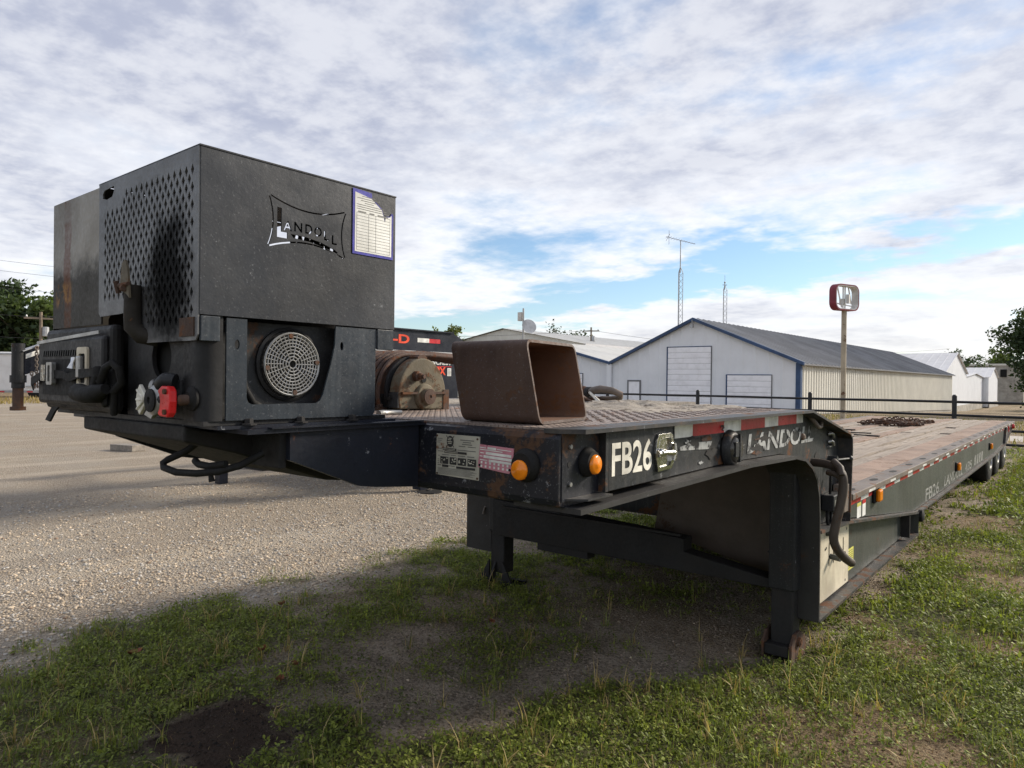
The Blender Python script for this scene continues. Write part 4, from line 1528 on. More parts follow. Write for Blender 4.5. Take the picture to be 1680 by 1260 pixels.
    # mounting bolts and base bar
    MB().box(-2.60, -1.735, .93, 1.53, 1.312, 1.321).build('base_plate', 'black_navy', body)
    for y in (1.02, 1.18, 1.36):
        m = MB().revolve([(.022, 0), (.022, .004), (.013, .005), (.013, .016), (.009, .018)], (-1.742, y, 1.3212), Z1, 6)
        m.build('bolt', 'black_dull', body)


power_unit()


def neck():
    m = MB().box(-2.86, -1.685, .985, 1.62, 1.300, 1.311)
    nk = m.build('gooseneck', 'black_navy', T)
    pl = [(1.12, 1.300), (1.12, 1.222), (1.36, 1.126), (1.42, 1.116), (1.60, 1.098), (1.60, 1.300)]
    MB().yz(pl, -1.72, -1.70).build('neck_side', 'black_navy', nk)
    MB().yz(pl, -2.84, -2.82).build('neck_side', 'black_navy', nk)
    wedge = [(.905, 1.318), (.905, 1.276), (1.05, 1.235), (1.36, 1.128), (1.60, 1.10), (1.60, 1.296), (.98, 1.298)]
    MB().yz(wedge, -2.545, -1.86).build('coupler_pan', 'black_dull', nk, bevel=.006)
    MB().box(-1.86, -1.72, 1.10, 1.12, 1.20, 1.299).build('neck_gusset', 'black_dull', nk)
    MB().box(-1.70, -1.676, 1.05, 1.60, 1.312, 1.316).build('neck_edge', 'black_navy', nk)
    m = MB().tube([(-1.95, 1.02, 1.285), (-1.99, .97, 1.235), (-2.03, .94, 1.212), (-2.035, .93, 1.203), (-2.02, .925, 1.192), (-1.96, .93, 1.184), (-1.88, .95, 1.186), (-1.82, .98, 1.194), (-1.78, 1.02, 1.21), (-1.77, 1.08, 1.24)], .010, 9)
    m.build('air_hose', 'rubber', nk, smooth=60)
    m = MB().tube([(-1.93, .97, 1.215), (-1.90, .965, 1.208), (-1.85, .97, 1.206), (-1.80, .99, 1.215)], .010, 9)
    m.build('air_hose', 'rubber', nk, smooth=60)
    MB().tube([(-1.845, .97, 1.20), (-1.843, .97, 1.178), (-1.841, .972, 1.165)], [.007, .007, .009], 7).build('cable_end', 'rubber', nk, smooth=60)


neck()


def marker(parent, c, axis, up_r=.047, name='marker_lamp', tilt=None):
    c, ax = Vector(c), Vector(axis).normalized()
    b = MB().revolve([(up_r, 0), (up_r, .006), (up_r * .93, .012), (up_r * .80, .020), (up_r * .74, .026)], c, ax, 28).build(name, 'rubber', parent, smooth=35)
    MB().revolve([(.029, 0), (.029, .007), (.027, .011), (.023, .0135), (.012, .0145), (.010, .016), (.001, .017)], c + ax * .022 + (Vector(tilt) if tilt else Vector()), ax, 26).build('lens', 'amber_lens', b, smooth=45)
    return b


def front_beam():
    m = MB()
    prof = [(1.605, 1.115), (1.612, 1.095), (1.63, 1.09), (1.74, 1.09), (1.74, 1.300)] + [(1.70, 1.306), (1.64, 1.306)] + [(1.618, 1.300), (1.606, 1.285)]
    m.yz(prof, mir(-1.145), -1.145)
    fb = m.build('front_beam', 'black_beam', T, bevel=.005)
    # data plate
    o = Vector((-1.622, 1.6035, 1.142)); u, v = X1, Z1
    W, Hh = .184, .134
    pl = MB().prism([o + u * a + v * b for a, b in ((0, 0.004), (W, 0), (W + .003, Hh), (.002, Hh))], (0, .003, 0)).build('data_plate', 'plate_tan', fb)
    s = MB(); o2 = o - Y1 * .0012
    lines = [(.006, .03, .118), (.006, .025, .112), (.006, .02, .106)]
    for a, b, z in lines:
        s.rect(o2, u, v, a, b, z, z + .0022)
    for k, (a, b) in enumerate(((.106, .164), (.118, .152), (.114, .156), (.100, .128))):
        s.rect(o2, u, v, a, b, .118 - k * .0065, .1205 - k * .0065)
    s.rect(o2, u, v, .138, .172, .0985, .1005)
    for k, (a, b, z) in enumerate(((.008, .026, .086), (.094, .172, .086), (.008, .034, .078), (.010, .018, .064), (.028, .060, .068), (.066, .088, .068), (.098, .128, .068), (.136, .166, .068), (.008, .024, .034), (.056, .084, .034))):
        s.rect(o2, u, v, a, b, z, z + .0024)
    for k in range(7):
        s.rect(o2, u, v, .008, lerp(.15, .176, (k * 7 % 5) / 4), .026 - k * .0032, .0273 - k * .0032)
    for z in (.052, .046, .040):
        s.rect(o2, u, v, .008, .016, z, z + .002)
    s.build('plate_print', 'ink_grey', pl)
    s = MB()
    s.rect(o2, u, v, .030, .090, .084, .091)
    s.rect(o2, u, v, .038, .134, .075, .082)
    for a, b in ((.020, .056), (.061, .091), (.096, .132), (.138, .174)):
        s.rect(o2, u, v, a, b, .040, .063)
    s.rect(o2, u, v, .028, .056, .030, .0375)
    s.rect(o2, u, v, .090, .170, .029, .036)
    s.build('plate_block', 'ink_black', pl)
    s = MB(); c2 = o - Y1 * .0020
    for a, b in ((.020, .056), (.061, .091), (.096, .132), (.138, .174)):
        for k in range(7):
            xa = lerp(a + .002, b - .008, random.random()); za = lerp(.042, .057, random.random())
            s.rect(c2 - Y1 * .0001 * k, u, v, xa, xa + random.uniform(.003, .008), za, za + random.uniform(.002, .005))
    for k in range(10):
        xa = .032 + k * .0056
        s.rect(c2, u, v, xa, xa + .0025, .086, .089)
        s.rect(c2, u, v, xa + .01, xa + .0135, .077, .080)
    s.build('plate_light_print', 'plate_tan', pl)
    # emblem: globe in crossed bars
    s = MB(); e = o2
    rg = ell(.063, .112, .015, .018, 22)
    s.flat(rg, [tuple(range(22))], e, u, v)
    for a, b in (((.046, .094), (.080, .130)), ((.046, .130), (.080, .094))):
        d = Vector((b[0] - a[0], b[1] - a[1])).normalized(); nn = Vector((-d.y, d.x)) * .0012
        s.flat([(a[0] - nn.x, a[1] - nn.y), (b[0] - nn.x, b[1] - nn.y), (b[0] + nn.x, b[1] + nn.y), (a[0] + nn.x, a[1] + nn.y)], [(0, 1, 2, 3)], e - Y1 * .0002, u, v)
    s.build('emblem', 'ink_black', pl)
    s = MB(); e = o - Y1 * .0018
    for z in (.105, .110, .116, .121):
        w = .012 - abs(z - .112) * .5
        s.rect(e, u, v, .063 - w, .063 + w * random.uniform(.3, .9), z, z + .0022)
    s.build('emblem_lines', 'plate_tan', pl)
    for a, b in ((.006, .128), (.178, .126), (.006, .008), (.178, .006)):
        MB().cyl(o + u * a + v * b, o + u * a + v * b - Y1 * .002, .0035, 8).build('rivet', 'rust_dark', pl)
    # pink inspection plate, hung crooked
    o = Vector((-1.442, 1.6025, 1.178)); u = Vector((.996, 0, -.035)).normalized(); v = Vector((.06, 0, .998)).normalized()
    W, Hh = .136, .076
    pk = MB().prism([o + u * a + v * b for a, b in ((0, .006), (W - .012, 0), (W - .006, .012), (W, .016), (W, Hh), (.034, Hh), (.032, Hh - .012), (.030, Hh), (0.004, Hh))], (0, .0025, 0)).build('inspection_plate', 'plate_pink', fb)
    s = MB(); o2 = o - Y1 * .0012
    s.rect(o2, u, v, .036, .070, .064, .071)
    s.rect(o2, u, v, .030, .130, .048, .056)
    s.rect(o2, u, v, .022, .132, .037, .045)
    s.rect(o2, u, v, .044, .132, .027, .034)
    for k in range(7):
        for z in (.019, .008):
            s.rect(o2, u, v, .012 + k * .017, .019 + k * .017, z, z + .007)
    for a, b, z in ((.006, .03, .066), (.006, .095, .060), (.074, .128, .066), (.008, .024, .050), (.006, .018, .040), (.008, .038, .029)):
        s.rect(o2, u, v, a, b, z, z + .0025)
    s.build('plate_print', 'tape_white', pk)
    for a, b in ((.008, .013), (.126, .012)):
        MB().cyl(o + u * a + v * b + Y1 * .001, o + u * a + v * b - Y1 * .0022, .004, 8).build('plate_hole', 'dark_hole', pk)
    marker(T, (-1.255, 1.604, 1.205), (0, -1, 0), .049, tilt=(-.004, 0, -.012))
    # rough rust patches worn through the paint
    return fb


front_beam()


def front_deck():
    m = MB().box(mir(-1.20), -1.20, 1.64, 3.75, 1.300, 1.3125)
    m.prism([(mir(-1.20), 3.75, 1.300), (-1.20, 3.75, 1.300), (-1.20, 3.75, 1.3125), (mir(-1.20), 3.75, 1.3125)], (0, .78, -.16))
    dk = m.build('front_deck', 'tread_plate', T)
    # raised tread bars near the deck edge, one relief sheet
    m = MB()
    for i in range(46):
        for j in range(10):
            x = -1.26 - j * .055 + (i % 2) * .0275; y = 2.02 + i * .036
            a = R_(35 if (i + j) % 2 else -35)
            m.obox((x, y, 1.3130), Vector((math.cos(a), math.sin(a), 0)) * .013, Vector((-math.sin(a), math.cos(a), 0)) * .004, Z1 * .0016)
    o = m.build('tread_bars', 'tread_plate', dk); o['kind'] = 'stuff'
    MB().xy([(-1.145, 1.612), (-1.09, 1.665), (-1.09, 1.70), (-1.20, 1.70), (-1.20, 1.612)], 1.3005, 1.3135).build('corner_plate', 'flange_worn', dk)
    # crust of dried mud along the middle of the deck
    nr = np.random.default_rng(2)
    n, k = 110, 80
    V = []
    for i in range(n):
        for j in range(k):
            x = lerp(-3.35, -1.42, j / (k - 1)); y = lerp(2.55, 3.95, i / (n - 1))
            e = math.sin(math.pi * j / (k - 1)) ** .35 * math.sin(math.pi * i / (n - 1)) ** .4
            zb = 1.3118 if y < 3.75 else 1.3118 - (y - 3.75) * .205
            z = zb + e * (.002 + (.030 * max(0, float(fbm(x, y, 7.5, 2, 9)) - .40) / .3 + .022 * (float(fbm(x, y, 26, 3, 19)) - .4)) * (.15 + .85 * sstep(2.7, 3.6, y)))
            V.append((x, y, z - .004 * (1 - e)))
    F = [(i * k + j, i * k + j + 1, i * k + k + j + 1, i * k + k + j) for i in range(n - 1) for j in range(k - 1)]
    MB().add(V, F).build('mud_crust', 'dirt_crust', dk, smooth=60)


front_deck()


def arch_side(sgn):
    """one side of the raised front: web, flanges and arch; sgn 1 near side, -1 far side"""
    fx = (lambda x: x) if sgn > 0 else mir
    low = [(1.64, 1.092), (2.92, 1.112), (3.50, 1.100), (3.64, 1.078), (3.76, 1.025), (3.84, .955), (3.885, .86), (3.90, .74), (3.905, .20)]
    top = [(1.66, 1.312), (3.755, 1.312), (4.48, 1.162), (4.53, 1.128), (4.535, 1.06), (4.50, .64)]
    web = [(1.62, 1.10)] + [(y + .004, z + .004) for y, z in low[1:-1]] + [(3.915, .66), (4.49, .66), (4.525, 1.06), (4.52, 1.13), (4.47, 1.155), (3.75, 1.303), (1.62, 1.303)]
    a, b = sorted((fx(XW), fx(XW - .012)))
    w = MB().yz(web, a, b).build('side_web', 'black_side', T)
    a, b = sorted((fx(-1.33), fx(XO)))
    bf = MB().ribbon(low, a, b, -.016)
    bo = bf.build('arch_flange', 'arch_paint', T, smooth=30)
    a, b = sorted((fx(-1.20), fx(XO)))
    MB().ribbon(top, a, b, -.012).build('top_flange', 'flange_worn', T, smooth=30)
    return w


WEB = arch_side(1)
arch_side(-1)


def side_fittings():
    u, v = Y1, Z1
    # corner: inner web return and gusset
    MB().box(-1.169, -1.1425, 1.622, 1.83, 1.108, 1.300).build('corner_web', 'black_beam', WEB)
    MB().box(-1.1425, -1.118, 1.812, 1.828, 1.118, 1.299).build('gusset', 'black_side', WEB)
    cov = [(1.828, 1.118), (2.20, 1.122)] + arc(2.215, 1.150, .030, 270, 360, 4) + [(2.245, 1.298), (1.828, 1.298)]
    MB().yz(cov, -1.1695, -1.118).build('cover_plate', 'black_side', WEB, bevel=.003)
    MB().prism([(-1.144, 1.64, 1.110), (-1.092, 1.68, 1.110), (-1.092, 1.812, 1.110), (-1.144, 1.812, 1.110)], (0, 0, .006)).build('corner_shelf', 'flange_worn', WEB)
    marker(T, (-1.1415, 1.745, 1.212), (1, 0, 0), .044, tilt=(0, .004, -.006))
    for z in (1.262, 1.155):
        MB().cyl((-1.1425, 1.660, z), (-1.137, 1.660, z), .0065, 10).build('bolt', 'dull_zinc', WEB)
    MB().cyl((-1.1424, 1.656, 1.212), (-1.1415, 1.656, 1.212), .0085, 12).build('bolt_hole', 'dark_hole', WEB)
    # stencilled unit number
    v2, f2 = text2d('FB26', .250, .104, .02)
    MB().flat(v2, f2, (-1.1165, 1.845, 1.160), u, v).build('unit_number', 'cream_letter', WEB)
    # chrome paddle latch
    o = Vector((-1.118, 2.112, 1.150))
    ol = [(.014, 0), (.110, .004), (.125, .02), (.130, .062), (.118, .118), (.100, .126), (.018, .124), (.004, .108), (-.004, .062)]
    il = [(.024, .014), (.098, .016), (.108, .028), (.112, .062), (.104, .104), (.094, .112), (.028, .110), (.020, .10), (.014, .062)]
    lp = MB().holed(ol, [il], o + X1 * .010, u, v, .009).build('paddle_latch', 'chrome', WEB, bevel=.002)
    MB().flat(il, [tuple(range(len(il)))], o + X1 * .002, u, v).build('latch_tray', 'chrome', lp)
    MB().tube([o + u * .004 + v * .06 + X1 * .012, o + u * .05 + v * .062 + X1 * .016, o + u * .112 + v * .058 + X1 * .016], [.012, .009, .010], 10).build('latch_handle', 'chrome', lp, smooth=60)
    MB().tube([o + u * .122 + v * .03 + X1 * .014, o + u * .126 + v * .06 + X1 * .018, o + u * .122 + v * .09 + X1 * .014], .005, 8).build('latch_rod', 'chrome', lp, smooth=60)
    MB().ball(o + u * .022 + v * .066 + X1 * .014, .012, 10).build('latch_knob', 'chrome', lp, smooth=60)
    # reflective tape, each block its own piece
    yb = [2.361, 2.510, 2.805, 2.987, 3.275, 3.455, 3.729, 3.832]
    for k in range(7):
        MB().prism([(-1.168, yb[k], 1.2435), (-1.168, yb[k + 1], 1.2435), (-1.168, yb[k + 1], 1.2925), (-1.168, yb[k], 1.2925)], (.0012, 0, 0)).build('reflective_tape', 'tape_white' if k % 2 == 0 else 'tape_red', WEB)
    MB().tube([(-1.168, 2.772, 1.268), (-1.160, 2.780, 1.272), (-1.156, 2.776, 1.262), (-1.158, 2.768, 1.256)], .005, 7).build('tie_hook', 'dull_zinc', WEB, smooth=60)
    # worn maker's lettering
    v2, f2 = text2d('LANDOLL', .96, .088, .03, .15)
    MB().flat(v2, f2, (-1.1675, 3.06, 1.135), u, v).build('maker_lettering', 'peeled_letter', WEB)
    m = MB().flat([(0, .012), (.28, 0), (.30, .03), (.12, .034), (.02, .026)], [(0, 1, 2, 3, 4)], (-1.1676, 2.39, 1.185), u, v)
    m.build('stripe_remnant', 'peeled_letter', WEB)
    for k in range(16):
        m = MB()
        y = random.uniform(2.42, 3.3); z = random.uniform(1.13, 1.235)
        a, b = random.uniform(.03, .11), random.uniform(.006, .028)
        pts = [(y + a * math.cos(t) * random.uniform(.25, 1), z + b * math.sin(t) * random.uniform(.3, 1.2)) for t in np.linspace(0, 2 * math.pi, 15)[:-1]]
        m.flat(pts, [tuple(range(14))], (-1.1671 + k * .00005, 0, 0), u, v)
        m.build('bare_patch', ('rust_dark', 'black_dull', 'peeled_letter', 'black_dull')[k % 4], WEB)
    # round clearance lamp
    c = Vector((-1.168, 2.85, 1.176))
    lm = MB().revolve([(.075, 0), (.078, .006), (.074, .020), (.066, .030), (.060, .034)], c, X1, 28).build('round_lamp', 'black_side', WEB, smooth=35)
    MB().revolve([(.058, 0), (.056, .010), (.044, .018), (.001, .022)], c + X1 * .032, X1, 26).build('lens', 'smoke_lens', lm, smooth=45)
    MB().obox(c + X1 * .050 + Z1 * .004, X1 * .006, Y1 * .006, Z1 * .058).obox(c + X1 * .046 - Y1 * .03, X1 * .008, Y1 * .018, Z1 * .03).build('lamp_bezel', 'black_paint', lm)
    # lifting hook
    m = MB().tube([(-1.165, 3.93, 1.275), (-1.135, 3.94, 1.24), (-1.128, 3.97, 1.215), (-1.130, 4.02, 1.215), (-1.135, 4.05, 1.24), (-1.135, 4.06, 1.272)], .011, 9)
    m.build('lifting_hook', 'rail_steel', WEB, smooth=60)
    MB().revolve([(.018, 0), (.018, .01), (.010, .018)], (-1.168, 3.82, 1.17), X1, 12).build('grease_plug', 'rail_steel', WEB, smooth=40)
    m = MB()
    for z in (1.145, 1.10):
        m.tube([(-1.166, 4.29, z + .014), (-1.152, 4.30, z + .02), (-1.150, 4.33, z + .012), (-1.152, 4.35, z - .006), (-1.166, 4.36, z - .012)], .010, 8)
    m.box(-1.168, -1.155, 4.29, 4.37, 1.085, 1.092)
    m.build('hose_clamp', 'dull_zinc', WEB, smooth=50)
    # swing handle: bent pipe hanging from a hole
    MB().flat(ell(0, 0, .045, .038, 18), [tuple(range(18))], (-1.1675, 4.09, 1.035), u, v).build('pipe_hole', 'dark_hole', WEB)
    pts = [(-1.19, 4.02, 1.02), (-1.10, 3.98, 1.022), (-1.03, 3.93, 1.012), (-.985, 3.88, .985), (-.975, 3.87, .92), (-.985, 3.86, .83), (-1.00, 3.845, .74), (-1.01, 3.84, .66), (-1.00, 3.87, .60), (-.985, 3.95, .545), (-.975, 4.05, .50)]
    P = [Vector(p) for p in pts]
    sm = []
    for i in range(len(P) - 1):
        p0, p1, p2, p3 = P[max(i - 1, 0)], P[i], P[i + 1], P[min(i + 2, len(P) - 1)]
        for k in range(4):
            t = k / 4
            sm.append(.5 * ((2 * p1) + (p2 - p0) * t + (2 * p0 - 5 * p1 + 4 * p2 - p3) * t * t + (3 * p1 - p0 - 3 * p2 + p3) * t ** 3))
    sm.append(P[-1])
    hd = MB().tube(sm, .0225, 12).build('crank_handle', 'pipe_brown', WEB, smooth=60)
    MB().tube([(-1.03, 3.90, 1.045), (-.985, 3.85, 1.02), (-.975, 3.84, .985)], .018, 9).tube([(-1.06, 3.91, .985), (-1.02, 3.88, .985), (-.98, 3.87, .965)], .016, 9).build('handle_knuckle', 'pipe_brown', hd, smooth=60)
    MB().cyl((-1.168, 4.32, 1.015), (-1.12, 4.32, 1.015), .020, 12).tube([(-1.13, 4.32, 1.012), (-1.10, 4.50, 1.008)], .007, 7).ball((-1.10, 4.505, 1.008), .018, 10).build('pull_pin', 'black_side', WEB, smooth=50)
    # air valve box with warning label and hoses
    jb = MB().box(-1.168, -1.10, 4.18, 4.36, .735, .825).build('valve_box', 'black_paint', WEB, bevel=.006)
    MB().rect((-1.0985, 0, 0), u, v, 4.19, 4.25, .75, .80).rect((-1.0985, 0, 0), u, v, 4.30, 4.345, .755, .81).build('valve_label', 'dull_zinc', jb)
    MB().tube([(-1.14, 4.25, .82), (-1.135, 4.24, .88), (-1.14, 4.26, .93)], .008, 7).tube([(-1.14, 4.20, .74), (-1.13, 4.17, .68), (-1.13, 4.20, .64), (-1.135, 4.26, .66), (-1.14, 4.28, .735)], .009, 7).build('valve_hose', 'rubber', jb, smooth=60)
    MB().box(-1.165, -1.10, 4.40, 4.505, .70, .86).build('valve_bracket', 'rail_steel', WEB, bevel=.004)


side_fittings()


def skirt():
    u, v = Y1, Z1
    sk = MB().yz([(3.915, .215), (6.65, .235), (6.65, .385), (3.915, .655)], -1.172, -1.160).build('skirt_panel', 'skirt_grey', T)
    MB().ribbon([(3.91, .205), (6.66, .224)], -1.24, XO, -.016).build('skirt_flange', 'flange_worn', sk)
    tp = [(3.92, .672), (4.50, .640), (6.66, .398), (6.72, .392)]
    MB().ribbon(tp, -1.30, XO, -.016).build('skirt_cap', 'flange_worn', sk)
    sl = []
    for k, (y, a, b) in enumerate(((4.30, .40, .54), (4.39, .40, .54), (4.47, .42, .545), (4.60, .42, .52))):
        sl.append(rrect(y - .012, y + .012, a, b, .011, 3))
    cp = MB().holed([(3.925, .225), (4.72, .228), (4.72, .618), (3.925, .655)], sl, (-1.154, 0, 0), u, v, .005).build('cream_plate', 'cream_plate', sk)
    MB().box(-1.159, -1.1585, 4.25, 4.65, .38, .56).build('slot_backing', 'dark_hole', cp)
    MB().tube([(-1.17, 4.33, .455), (-1.095, 4.31, .45)], .016, 10).build('lever', 'skirt_grey', cp, smooth=60)
    MB().tube([(-1.17, 4.44, .465), (-1.10, 4.42, .46)], .014, 10).build('lever', 'rust_dark', cp, smooth=60)
    MB().revolve([(.022, 0), (.022, .010), (.012, .022)], (-1.154, 4.245, .605), X1, 12).build('bolt', 'skirt_grey', cp, smooth=40)
    for y, z in ((4.22, .51), (4.24, .515), (4.66, .60), (4.67, .56), (4.65, .25)):
        MB().cyl((-1.1535, y, z), (-1.1525, y, z), .008, 8).build('screw', 'black_dull', cp)
    MB().rect((-1.1585, 0, 0), u, v, 4.722, 4.86, .285, .42).build('warning_label', 'yellow_label', sk)
    m = MB()
    for k in range(9):
        m.rect((-1.1578, 0, 0), u, v, 4.735, 4.845, .298 + k * .013, .302 + k * .013)
    m.build('label_print', 'olive_iron', sk)
    MB().prism([(-1.158, 6.30, .24), (-1.095, 6.30, .24), (-1.095, 6.30, .42), (-1.158, 6.30, .43)], (0, .018, 0)).build('skirt_gusset', 'black_dull', sk)
    MB().box(-1.30, -1.092, 6.645, 6.66, .226, .392).build('skirt_end', 'skirt_grey', sk)
    MB().revolve([(.05, 0), (.05, .03), (.03, .04)], (-1.10, 6.70, .36), X1, 12).build('end_roller', 'rubber', sk, smooth=40)


skirt()


def landing_gear():
    # cross beam between the legs
    top = [(-3.30, .60), (-1.83, .535), (-1.83, .46), (-1.28, .39), (-1.28, .345), (-3.30, .345)]
    cb = MB().xz(top, 3.83, 3.95).build('cross_beam', 'black_dull', T, bevel=.006)
    MB().box(-3.20, -1.84, 3.80, 3.83, .552, .565).build('beam_lip', 'black_dull', cb)
    MB().box(-2.9, -2.5, 3.84, 3.93, .30, .344).build('step_bracket', 'black_dull', cb)
    MB().xz([(-2.18, .50), (-1.36, .32), (-1.36, 1.08), (-2.08, 1.08)], 4.14, 4.16).build('mud_panel', 'brown_panel', T)
    MB().tube([(-1.40, 4.02, .50), (-1.30, 3.98, .40), (-1.26, 3.96, .38)], .008, 7).build('leg_hose', 'rubber', T, smooth=60)
    for x, y, nm in ((-1.255, 3.865, 'near'), (-3.30, 3.945, 'far')):
        hw = .07 if nm == 'near' else .075
        zt = 1.07
        lg = MB().box(x - hw, x + hw, y - .07, y + .07, .355, zt).build('landing_leg', 'black_paint', T, bevel=.01)
        MB().box(x - hw + .012, x + hw - .012, y - .056, y + .056, .06, .40).build('inner_leg', 'black_dull', lg, bevel=.008)
        if nm == 'near':
            MB().box(x - .072, x + .052, y - .11, y + .11, .018, .075).build('foot_block', 'black_dull', lg, bevel=.006)
            ft = MB().prism([(x + .056, y - .11, -.01), (x + .056, y + .13, -.01), (x + .056, y + .11, .085), (x + .056, y + .02, .135), (x + .056, y - .06, .13), (x + .056, y - .115, .08)], (.016, 0, 0)).build('foot_plate', 'rust_dark', lg, bevel=.003)
            MB().prism([(x - .086, y - .11, -.01), (x - .086, y + .13, -.01), (x - .086, y + .11, .085), (x - .086, y + .02, .135), (x - .086, y - .06, .13), (x - .086, y - .115, .08)], (.012, 0, 0)).build('foot_plate', 'rust_dark', lg)
            MB().cyl((x + .06, y - .01, .085), (x + .088, y - .01, .085), .024, 14).cyl((x + .088, y - .01, .085), (x + .092, y - .01, .085), .013, 12).build('foot_pin', 'rust_dark', lg, smooth=40)
        else:
            m = MB()
            for sx in (-1, 1):
                m.prism([(x + sx * .062, y - .05, -.02), (x + sx * .15, y - .09, -.02), (x + sx * .15, y + .06, -.02), (x + sx * .062, y + .05, -.02)], (0, 0, .02))
                m.xz([(x + sx * .062, 0), (x + sx * .15, 0), (x + sx * .062, .15)] if sx > 0 else [(x - .15, 0), (x - .062, 0), (x - .062, .15)], y - .075, y - .06)
            m.box(x - .15, x + .15, y - .10, y + .10, -.03, 0.0)
            m.build('foot_shoe', 'black_dull', lg)
            MB().prism([(x - .02, y - .062, 0), (x - .02, y - .14, 0), (x - .02, y - .062, .14)], (.014, 0, 0)).build('foot_gusset', 'black_dull', lg)
            MB().tube([(x - .085, y - .04, .52), (x - .12, y - .06, .52), (x - .12, y - .08, .47)], .008, 7).build('leg_handle', 'rail_steel', lg, smooth=60)


landing_gear()


def winch():
    c = Vector((-2.27, 2.162, 1.374))
    R = .158
    wf = MB().box(-2.70, -2.275, 2.018, 2.030, 1.326, 1.392).box(-2.72, -2.70, 2.018, 2.32, 1.3126, 1.392).build('winch', 'black_paint', T)
    MB().box(-2.70, -2.36, 1.985, 2.05, 1.3126, 1.3255).build('winch_foot', 'rust_dark', wf)
    for x in (-2.42, -2.37):
        MB().revolve([(.014, 0), (.014, .012), (.008, .016)], (x, 2.0, 1.3255), Z1, 6).build('bolt', 'rust_dark', wf)
    for x in (-2.36, -2.325):
        MB().cyl((x, 2.019, 1.366), (x, 2.010, 1.366), .008, 8).build('bolt', 'black_dull', wf)
    # end housing facing the near side of the trailer, cut flat at the base
    prof = [(c.y + R * .9 * math.cos(R_(a)), c.z + (R * 1.06 if math.sin(R_(a)) > 0 else R) * math.sin(R_(a))) for a in range(-24, 205, 8)]
    prof = [(y, max(z, 1.3132)) for y, z in prof]
    eh = MB().yz(prof, -2.335, -2.272).build('end_housing', 'olive_iron', wf, bevel=.007)
    MB().yz([(2.135, 1.525), (2.185, 1.525), (2.188, 1.545), (2.170, 1.556), (2.145, 1.555), (2.132, 1.545)], -2.33, -2.276).build('housing_lug', 'rust_dark', eh)
    MB().box(-2.272, -2.258, 2.032, 2.30, 1.383, 1.393).build('housing_rib', 'rust_dark', eh)
    o = c + Vector((.0, .006, -.002))
    MB().revolve([(.058, 0), (.056, .008), (.050, .014), (.038, .016), (.036, .030), (.034, .034), (.012, .036), (.008, .030)], o, X1, 26).build('shaft_end', 'olive_iron', eh, smooth=35)
    MB().revolve([(.034, 0), (.034, .005), (.008, .007), (.006, .003)], o + X1 * .033, X1, 24).build('shaft_cap', 'rust_dark', eh, smooth=35)
    MB().flat(ell(0, 0, .014, .015, 14), [tuple(range(14))], c + Vector((.0032, .0, .074)), Y1, Z1).build('inspection_hole', 'dark_hole', eh)
    MB().revolve([(.022, 0), (.022, .02), (.015, .024), (.014, .038), (.010, .040), (.009, .052)], c + Vector((-.004, -.046, .088)), Vector((1, .15, -.05)), 14).build('fitting', 'rust_dark', eh, smooth=35)
    # cast lettering set round the housing
    m = MB()

    def arc_text(s, r, a0, step, size, flip=False):
        for i, ch in enumerate(s):
            if ch == ' ':
                continue
            a = R_(a0 - step * i) if not flip else R_(a0 + step * i)
            v2, f2 = text2d(ch, size * .62, size, .03)
            dr = Vector((0, math.cos(a), math.sin(a)))
            rad, tan = dr, Vector((0, math.sin(a), -math.cos(a)))
            if flip:
                rad, tan = -rad, -tan
            m.flat(v2, f2, c + X1 * .0036 + dr * r - tan * size * .31 - rad * size * .5, tan, rad)
    arc_text('BRADEN', .098, 165, 11, .018)
    arc_text('WINCH CO', .098, 84, 9.2, .018)
    arc_text('BROK', .110, 194, 10, .016, True)
    arc_text('OKLA', .110, 316, 10, .016, True)
    m.build('cast_lettering', 'rust_dark', eh)
    # drum across the trailer, cable wound on it and paying out along the deck
    MB().revolve([(.155, 0), (.155, .014)], (-2.352, c.y, c.z + .02), X1, 36).build('drum_flange', 'black_paint', wf, smooth=40)
    dr = MB().revolve([(.145, 0), (.145, .34)], (-2.70, c.y, c.z + .02), X1, 32).build('drum', 'rope', wf, smooth=40)
    for k in range(12):
        x = -2.372 - k * .025
        r = .172 + .006 * (k % 3)
        pts = [(x, c.y + r * math.cos(R_(a)), c.z + .012 + r * math.sin(R_(a))) for a in np.linspace(205, 78, 20)]
        pts += [(x, c.y + .12, c.z + .014 + r * .995), (x + .01, c.y + .32, c.z + .012 + r * .97), (x + .03, c.y + .62, c.z + r * .88), (x + .06 + .004 * k, c.y + 1.0, c.z + r * .5), (x + .10, c.y + 1.35, 1.326)]
        MB().tube(pts, .0100, 7).build('cable_turn', 'rope', dr, smooth=60)
    MB().box(-2.60, -2.27, 2.312, 2.322, 1.3126, 1.402).box(-2.28, -2.268, 2.285, 2.312, 1.3126, 1.402).build('winch_cheek', 'rust_dark', wf)
    # rusty plate beyond the drum
    MB().prism([(-3.35, 2.0, 1.475), (-3.35, 3.0, 1.475), (-3.30, 3.0, 1.535), (-3.30, 2.0, 1.535)], (.02, 0, -.004)).build('cable_guide', 'rust_strip', wf)
    MB().box(-3.345, -3.31, 2.05, 2.10, 1.3126, 1.48).build('guide_post', 'black_dull', wf)
    MB().box(-3.345, -3.31, 2.85, 2.90, 1.3126, 1.48).build('guide_post', 'black_dull', wf)
    MB().tube([(-2.02, 1.70, 1.322), (-2.05, 1.74, 1.322), (-2.06, 1.79, 1.320), (-2.04, 1.83, 1.319)], .010, 8).build('cable_tail', 'dull_zinc', wf, smooth=60)


winch()


